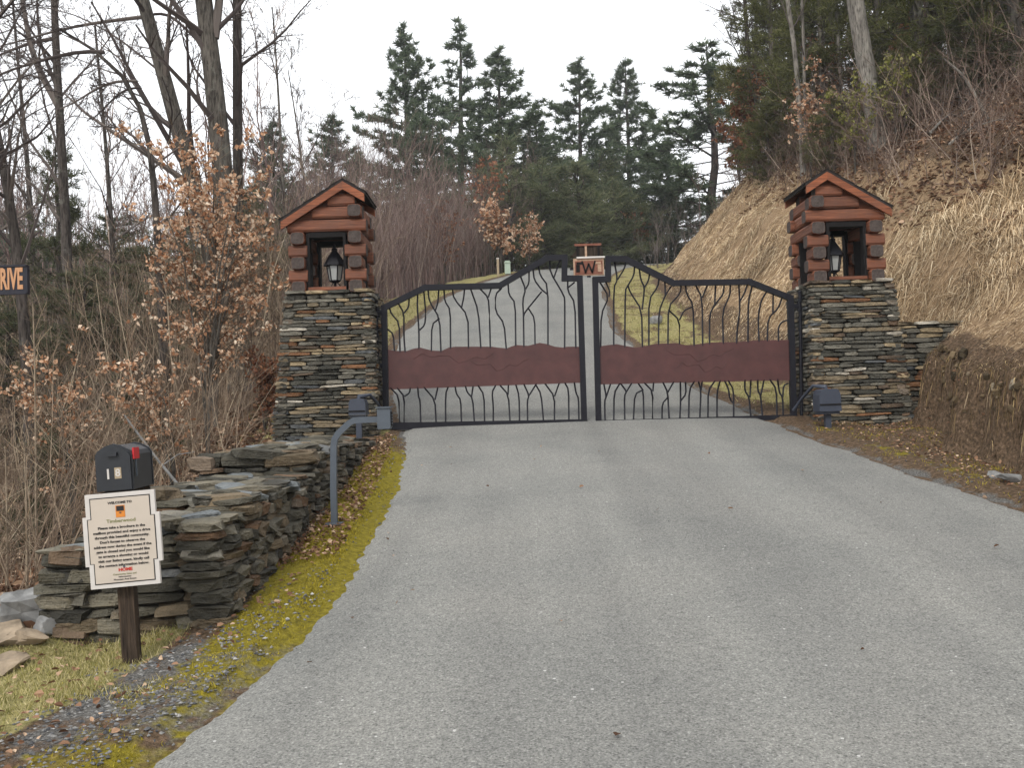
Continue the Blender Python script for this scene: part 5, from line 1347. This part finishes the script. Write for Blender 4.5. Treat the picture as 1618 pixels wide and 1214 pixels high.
q = np.random.default_rng(220)
xy = np.vstack([scatter(2600, -1.75, -1.2, 6.6, 12.2, q, lambda x, y: xl(y)-x > .12), scatter(900, -3.2, -1.3, 2.5, 6.6, q, lambda x, y: xl(y)-x > .2), scatter(2600, 3.4, 5.4, 4.5, 12.3, q, lambda x, y: (x-xr(y) > .25) & (x < toe(y)+.2))])
k2 = scatter(70, -1.3, 4.2, 3, 12.4, q, lambda x, y: (x > xl(y)) & (x < xr(y)) & (q.random(len(x)) < .25+.75*(np.abs(x-1.4) > 2)))
xy = np.vstack([xy, k2])
scatter_leaves(xy, .036, 'litter', 'fallen_leaves', 'brown fallen leaves on both verges', 221)
xy = scatter(16000, -9, -2.8, 5.5, 16, q, lambda x, y: x < -2.8); scatter_leaves(xy, .09, 'litter', 'leaf_litter', 'brown leaf litter on the slope behind the wall', 222)
xy = scatter(110000, 7.0, 19, 9, 42, q, lambda x, y: (x-toe(y) > 2.9+.8*vnoise(x*1.1, y*1.1)) & (x-toe(y) < 9)); xy = xy[q.random(len(xy)) < np.clip(14/xy[:, 1], .25, .9)]; scatter_leaves(xy, .095, 'litter', 'bank_litter', 'brown leaf litter on the wooded bank', 223)


def pebbles(xy, size, name, label, seed, zf_=None):
    rng = np.random.default_rng(seed); n = len(xy); z = gz(xy[:, 0], xy[:, 1]) if zf_ is None else zf_(xy[:, 0], xy[:, 1])
    base = np.array([(1, 0, 0), (-1, 0, 0), (0, 1, 0), (0, -1, 0), (0, 0, 1), (0, 0, -1)], float)
    sc = size*rng.uniform(.4, 1.3, (n, 1, 1))*rng.uniform(.6, 1.2, (n, 1, 3)); sc[:, :, 2] *= .6
    th = rng.uniform(0, 6.28, n); c_, s_ = np.cos(th), np.sin(th)
    v = base[None]*sc*(1+rng.uniform(-.25, .25, (n, 6, 1))); v = np.stack([v[..., 0]*c_[:, None]-v[..., 1]*s_[:, None], v[..., 0]*s_[:, None]+v[..., 1]*c_[:, None], v[..., 2]], -1) + np.c_[xy, z+size*.15][:, None]
    f = np.array([(0, 2, 4), (2, 1, 4), (1, 3, 4), (3, 0, 4), (2, 0, 5), (1, 2, 5), (3, 1, 5), (0, 3, 5)]); mb = MB(); mb.add(v.reshape(-1, 3), ((np.arange(n)*6)[:, None, None]+f[None]).reshape(-1, 3))
    return tag(mb.build(name, M['pebble']), label, 'gravel', None, 'stuff')


gd = cover
xy = scatter(8000, -3.2, -1.0, 2.2, 6.4, q, lambda x, y: (xl(y)-x > .02) & (xl(y)-x < 1.0)); k = q.random(len(xy)) < np.clip(cover(*xy.T)[:, 3]*1.0 + .5*vnoise(xy[:, 0]*3, xy[:, 1]*3), 0, 1); xy = xy[k]; xy = np.vstack([xy, scatter(1500, -2.3, -1.1, 3.6, 5.3, q, lambda x, y: (xl(y)-x > .03) & (xl(y)-x < .8) & (vnoise(x*2.2+3, y*1.6) > -.15))]); k = slice(None)
pebbles(xy[k], .012, 'gravel', 'dark loose gravel patches in the moss by the drive', 231)
xy = np.vstack([scatter(900, 3.4, 5.0, 5, 12, q, lambda x, y: (x-xr(y) > -.02) & (x-xr(y) < .35)), scatter(1500, -2.2, -1.0, 2.2, 12.4, q, lambda x, y: (xl(y)-x > -.06) & (xl(y)-x < .12))]); pebbles(xy, .012, 'edge_gravel', 'small stones along the edges of the drive', 232)
xy = scatter(160, -1.5, 4.4, 2.6, 12, q, lambda x, y: (x > xl(y)+.05) & (x < xr(y)-.05)); pebbles(xy, .006, 'road_grit', 'loose grit scattered on the asphalt', 233, lambda x, y: zr(y)+.012)

# boulders left of the wall and pale stones on the verges
def boulder(label, x, y, sz, mt_, seed, rot=0, dz=0):
    rng = np.random.default_rng(seed); t_ = []
    n1, n2 = 10, 16; v = []
    for i in range(n1+1):
        th = math.pi*i/n1
        for j in range(n2):
            ph = 2*math.pi*j/n2; d = np.array([math.sin(th)*math.cos(ph), math.sin(th)*math.sin(ph), math.cos(th)])
            d = np.sign(d)*np.abs(d)**.7; v.append(d)
    v = np.array(v); jit = 1+.3*vnoise(v[:, 0]*1.7+seed, v[:, 1]*1.7+v[:, 2]*2.3)+.12*vnoise(v[:, 0]*4+seed, v[:, 1]*4+v[:, 2]*5)+rng.uniform(-.04, .04, len(v)); jit[:n2] = jit[0]; jit[-n2:] = jit[-1]; v = v*jit[:, None]
    for _k in range(11):
        pn_ = unit(rng.normal(size=3)); dd = v @ pn_; v = v - np.outer(np.maximum(0, dd-rng.uniform(.55, .85)), pn_)
    v = v*np.array(sz)/2*1.15
    mb = MB(); mb.add(v, [(i*n2+j, i*n2+(j+1) % n2, (i+1)*n2+(j+1) % n2, (i+1)*n2+j) for i in range(n1) for j in range(n2)])
    o = mb.build('boulder', M[mt_], None, False, (x, y, float(gz(x, y))+sz[2]*.28+dz)); o.rotation_euler = (rng.uniform(-.2, .2), rng.uniform(-.2, .2), rot)
    return tag(o, label, 'boulder', 'boulders beside the wall')
def bpx(label, px, py, sz, mt_, seed, Y=5.7, rot=0):
    p = at(px, py, Y); boulder(label, p[0], Y, sz, mt_, seed, rot)
bpx('pale blue-grey boulder against the left end of the dry wall', 45, 965, (.34, .4, .30), 'rock_pale', 401, 5.75, .3)
bpx('tan slab lying left of the pale boulder, at the left edge', 8, 1000, (.26, .3, .14), 'rock_tan', 402, 5.45, .5)
bpx('small tan rock in front of the pale boulder', 48, 1005, (.22, .16, .09), 'rock_tan', 403, 5.4, .2)
bpx('flat tan rock lowest at the left edge of the turf', 15, 1040, (.24, .18, .08), 'rock_tan', 404, 5.15, .4)
bpx('small grey rock between the pale boulder and the wall', 72, 990, (.14, .14, .12), 'rock_pale', 405, 5.5, 0)
bpx('tan rock behind the pale boulder under the stalks', 10, 950, (.28, .2, .2), 'rock_tan', 406, 6.3, 0)
for k, (px, py, s_) in enumerate(((1600, 762, .14), (1575, 757, .10), (1035, 512, .3))):
    p = hit(px, py); boulder(('pale stone at the foot of the bank near the right edge', 'smaller pale stone left of the one at the right edge', 'pale stone at the foot of the bank beyond the right gate leaf')[k], p[0], p[1], (s_*1.4, s_, s_*.7), 'rock_pale', 410+k)

# small utility pedestal beside the drive beyond the gate
p = at(802, 425, 43); z = float(gz(p[0], 43))
t_ = thing('utility_pedestal', 'small pale green utility pedestal beside the drive beyond the gate', 'pedestal', (p[0], 43, z)); hz = max(.5, p[2]+.15-z)
MB().box((0, 0, hz/2), (.26, .2, hz)).build('cabinet', M['pale_green'], t_); MB().prism([(-.16, hz), (.16, hz), (.10, hz+.1), (-.10, hz+.1)], -.13, .13).build('lid', M['pale_green'], t_)
p = at(787, 428, 42); z = float(gz(p[0], 42)); t_ = thing('marker_post', 'short tan marker post left of the utility pedestal', 'post', (p[0], 42, z))
MB().box((0, 0, .35), (.1, .08, .8)).build('shaft', M['tan_metal'], t_); MB().box((0, 0, .77), (.13, .1, .05)).build('cap', M['white_paint'], t_)

# ------------------------------------------------------------------ the damp air that softens the far trees
lo = np.array([1e9]*3); hi = -lo
bpy.context.view_layer.update()
for o in bpy.data.objects:
    if o.type == 'MESH':
        for c_ in o.bound_box:
            p = np.array(o.matrix_world @ Vector(c_)); lo = np.minimum(lo, p); hi = np.maximum(hi, p)
lo -= 1.0; hi += 1.0
m = bpy.data.materials.new('haze'); m.use_nodes = True; t = m.node_tree; t.nodes.clear()
pv = t.nodes.new('ShaderNodeVolumePrincipled'); pv.inputs['Color'].default_value = (.92, .95, 1.0, 1); pv.inputs['Density'].default_value = .0006
om = t.nodes.new('ShaderNodeOutputMaterial'); t.links.new(pv.outputs[0], om.inputs['Volume'])
hz_ = MB().box((lo+hi)/2, hi-lo).build('haze', m)
tag(hz_, 'thin pale damp air over the whole place', 'haze', None, 'stuff')
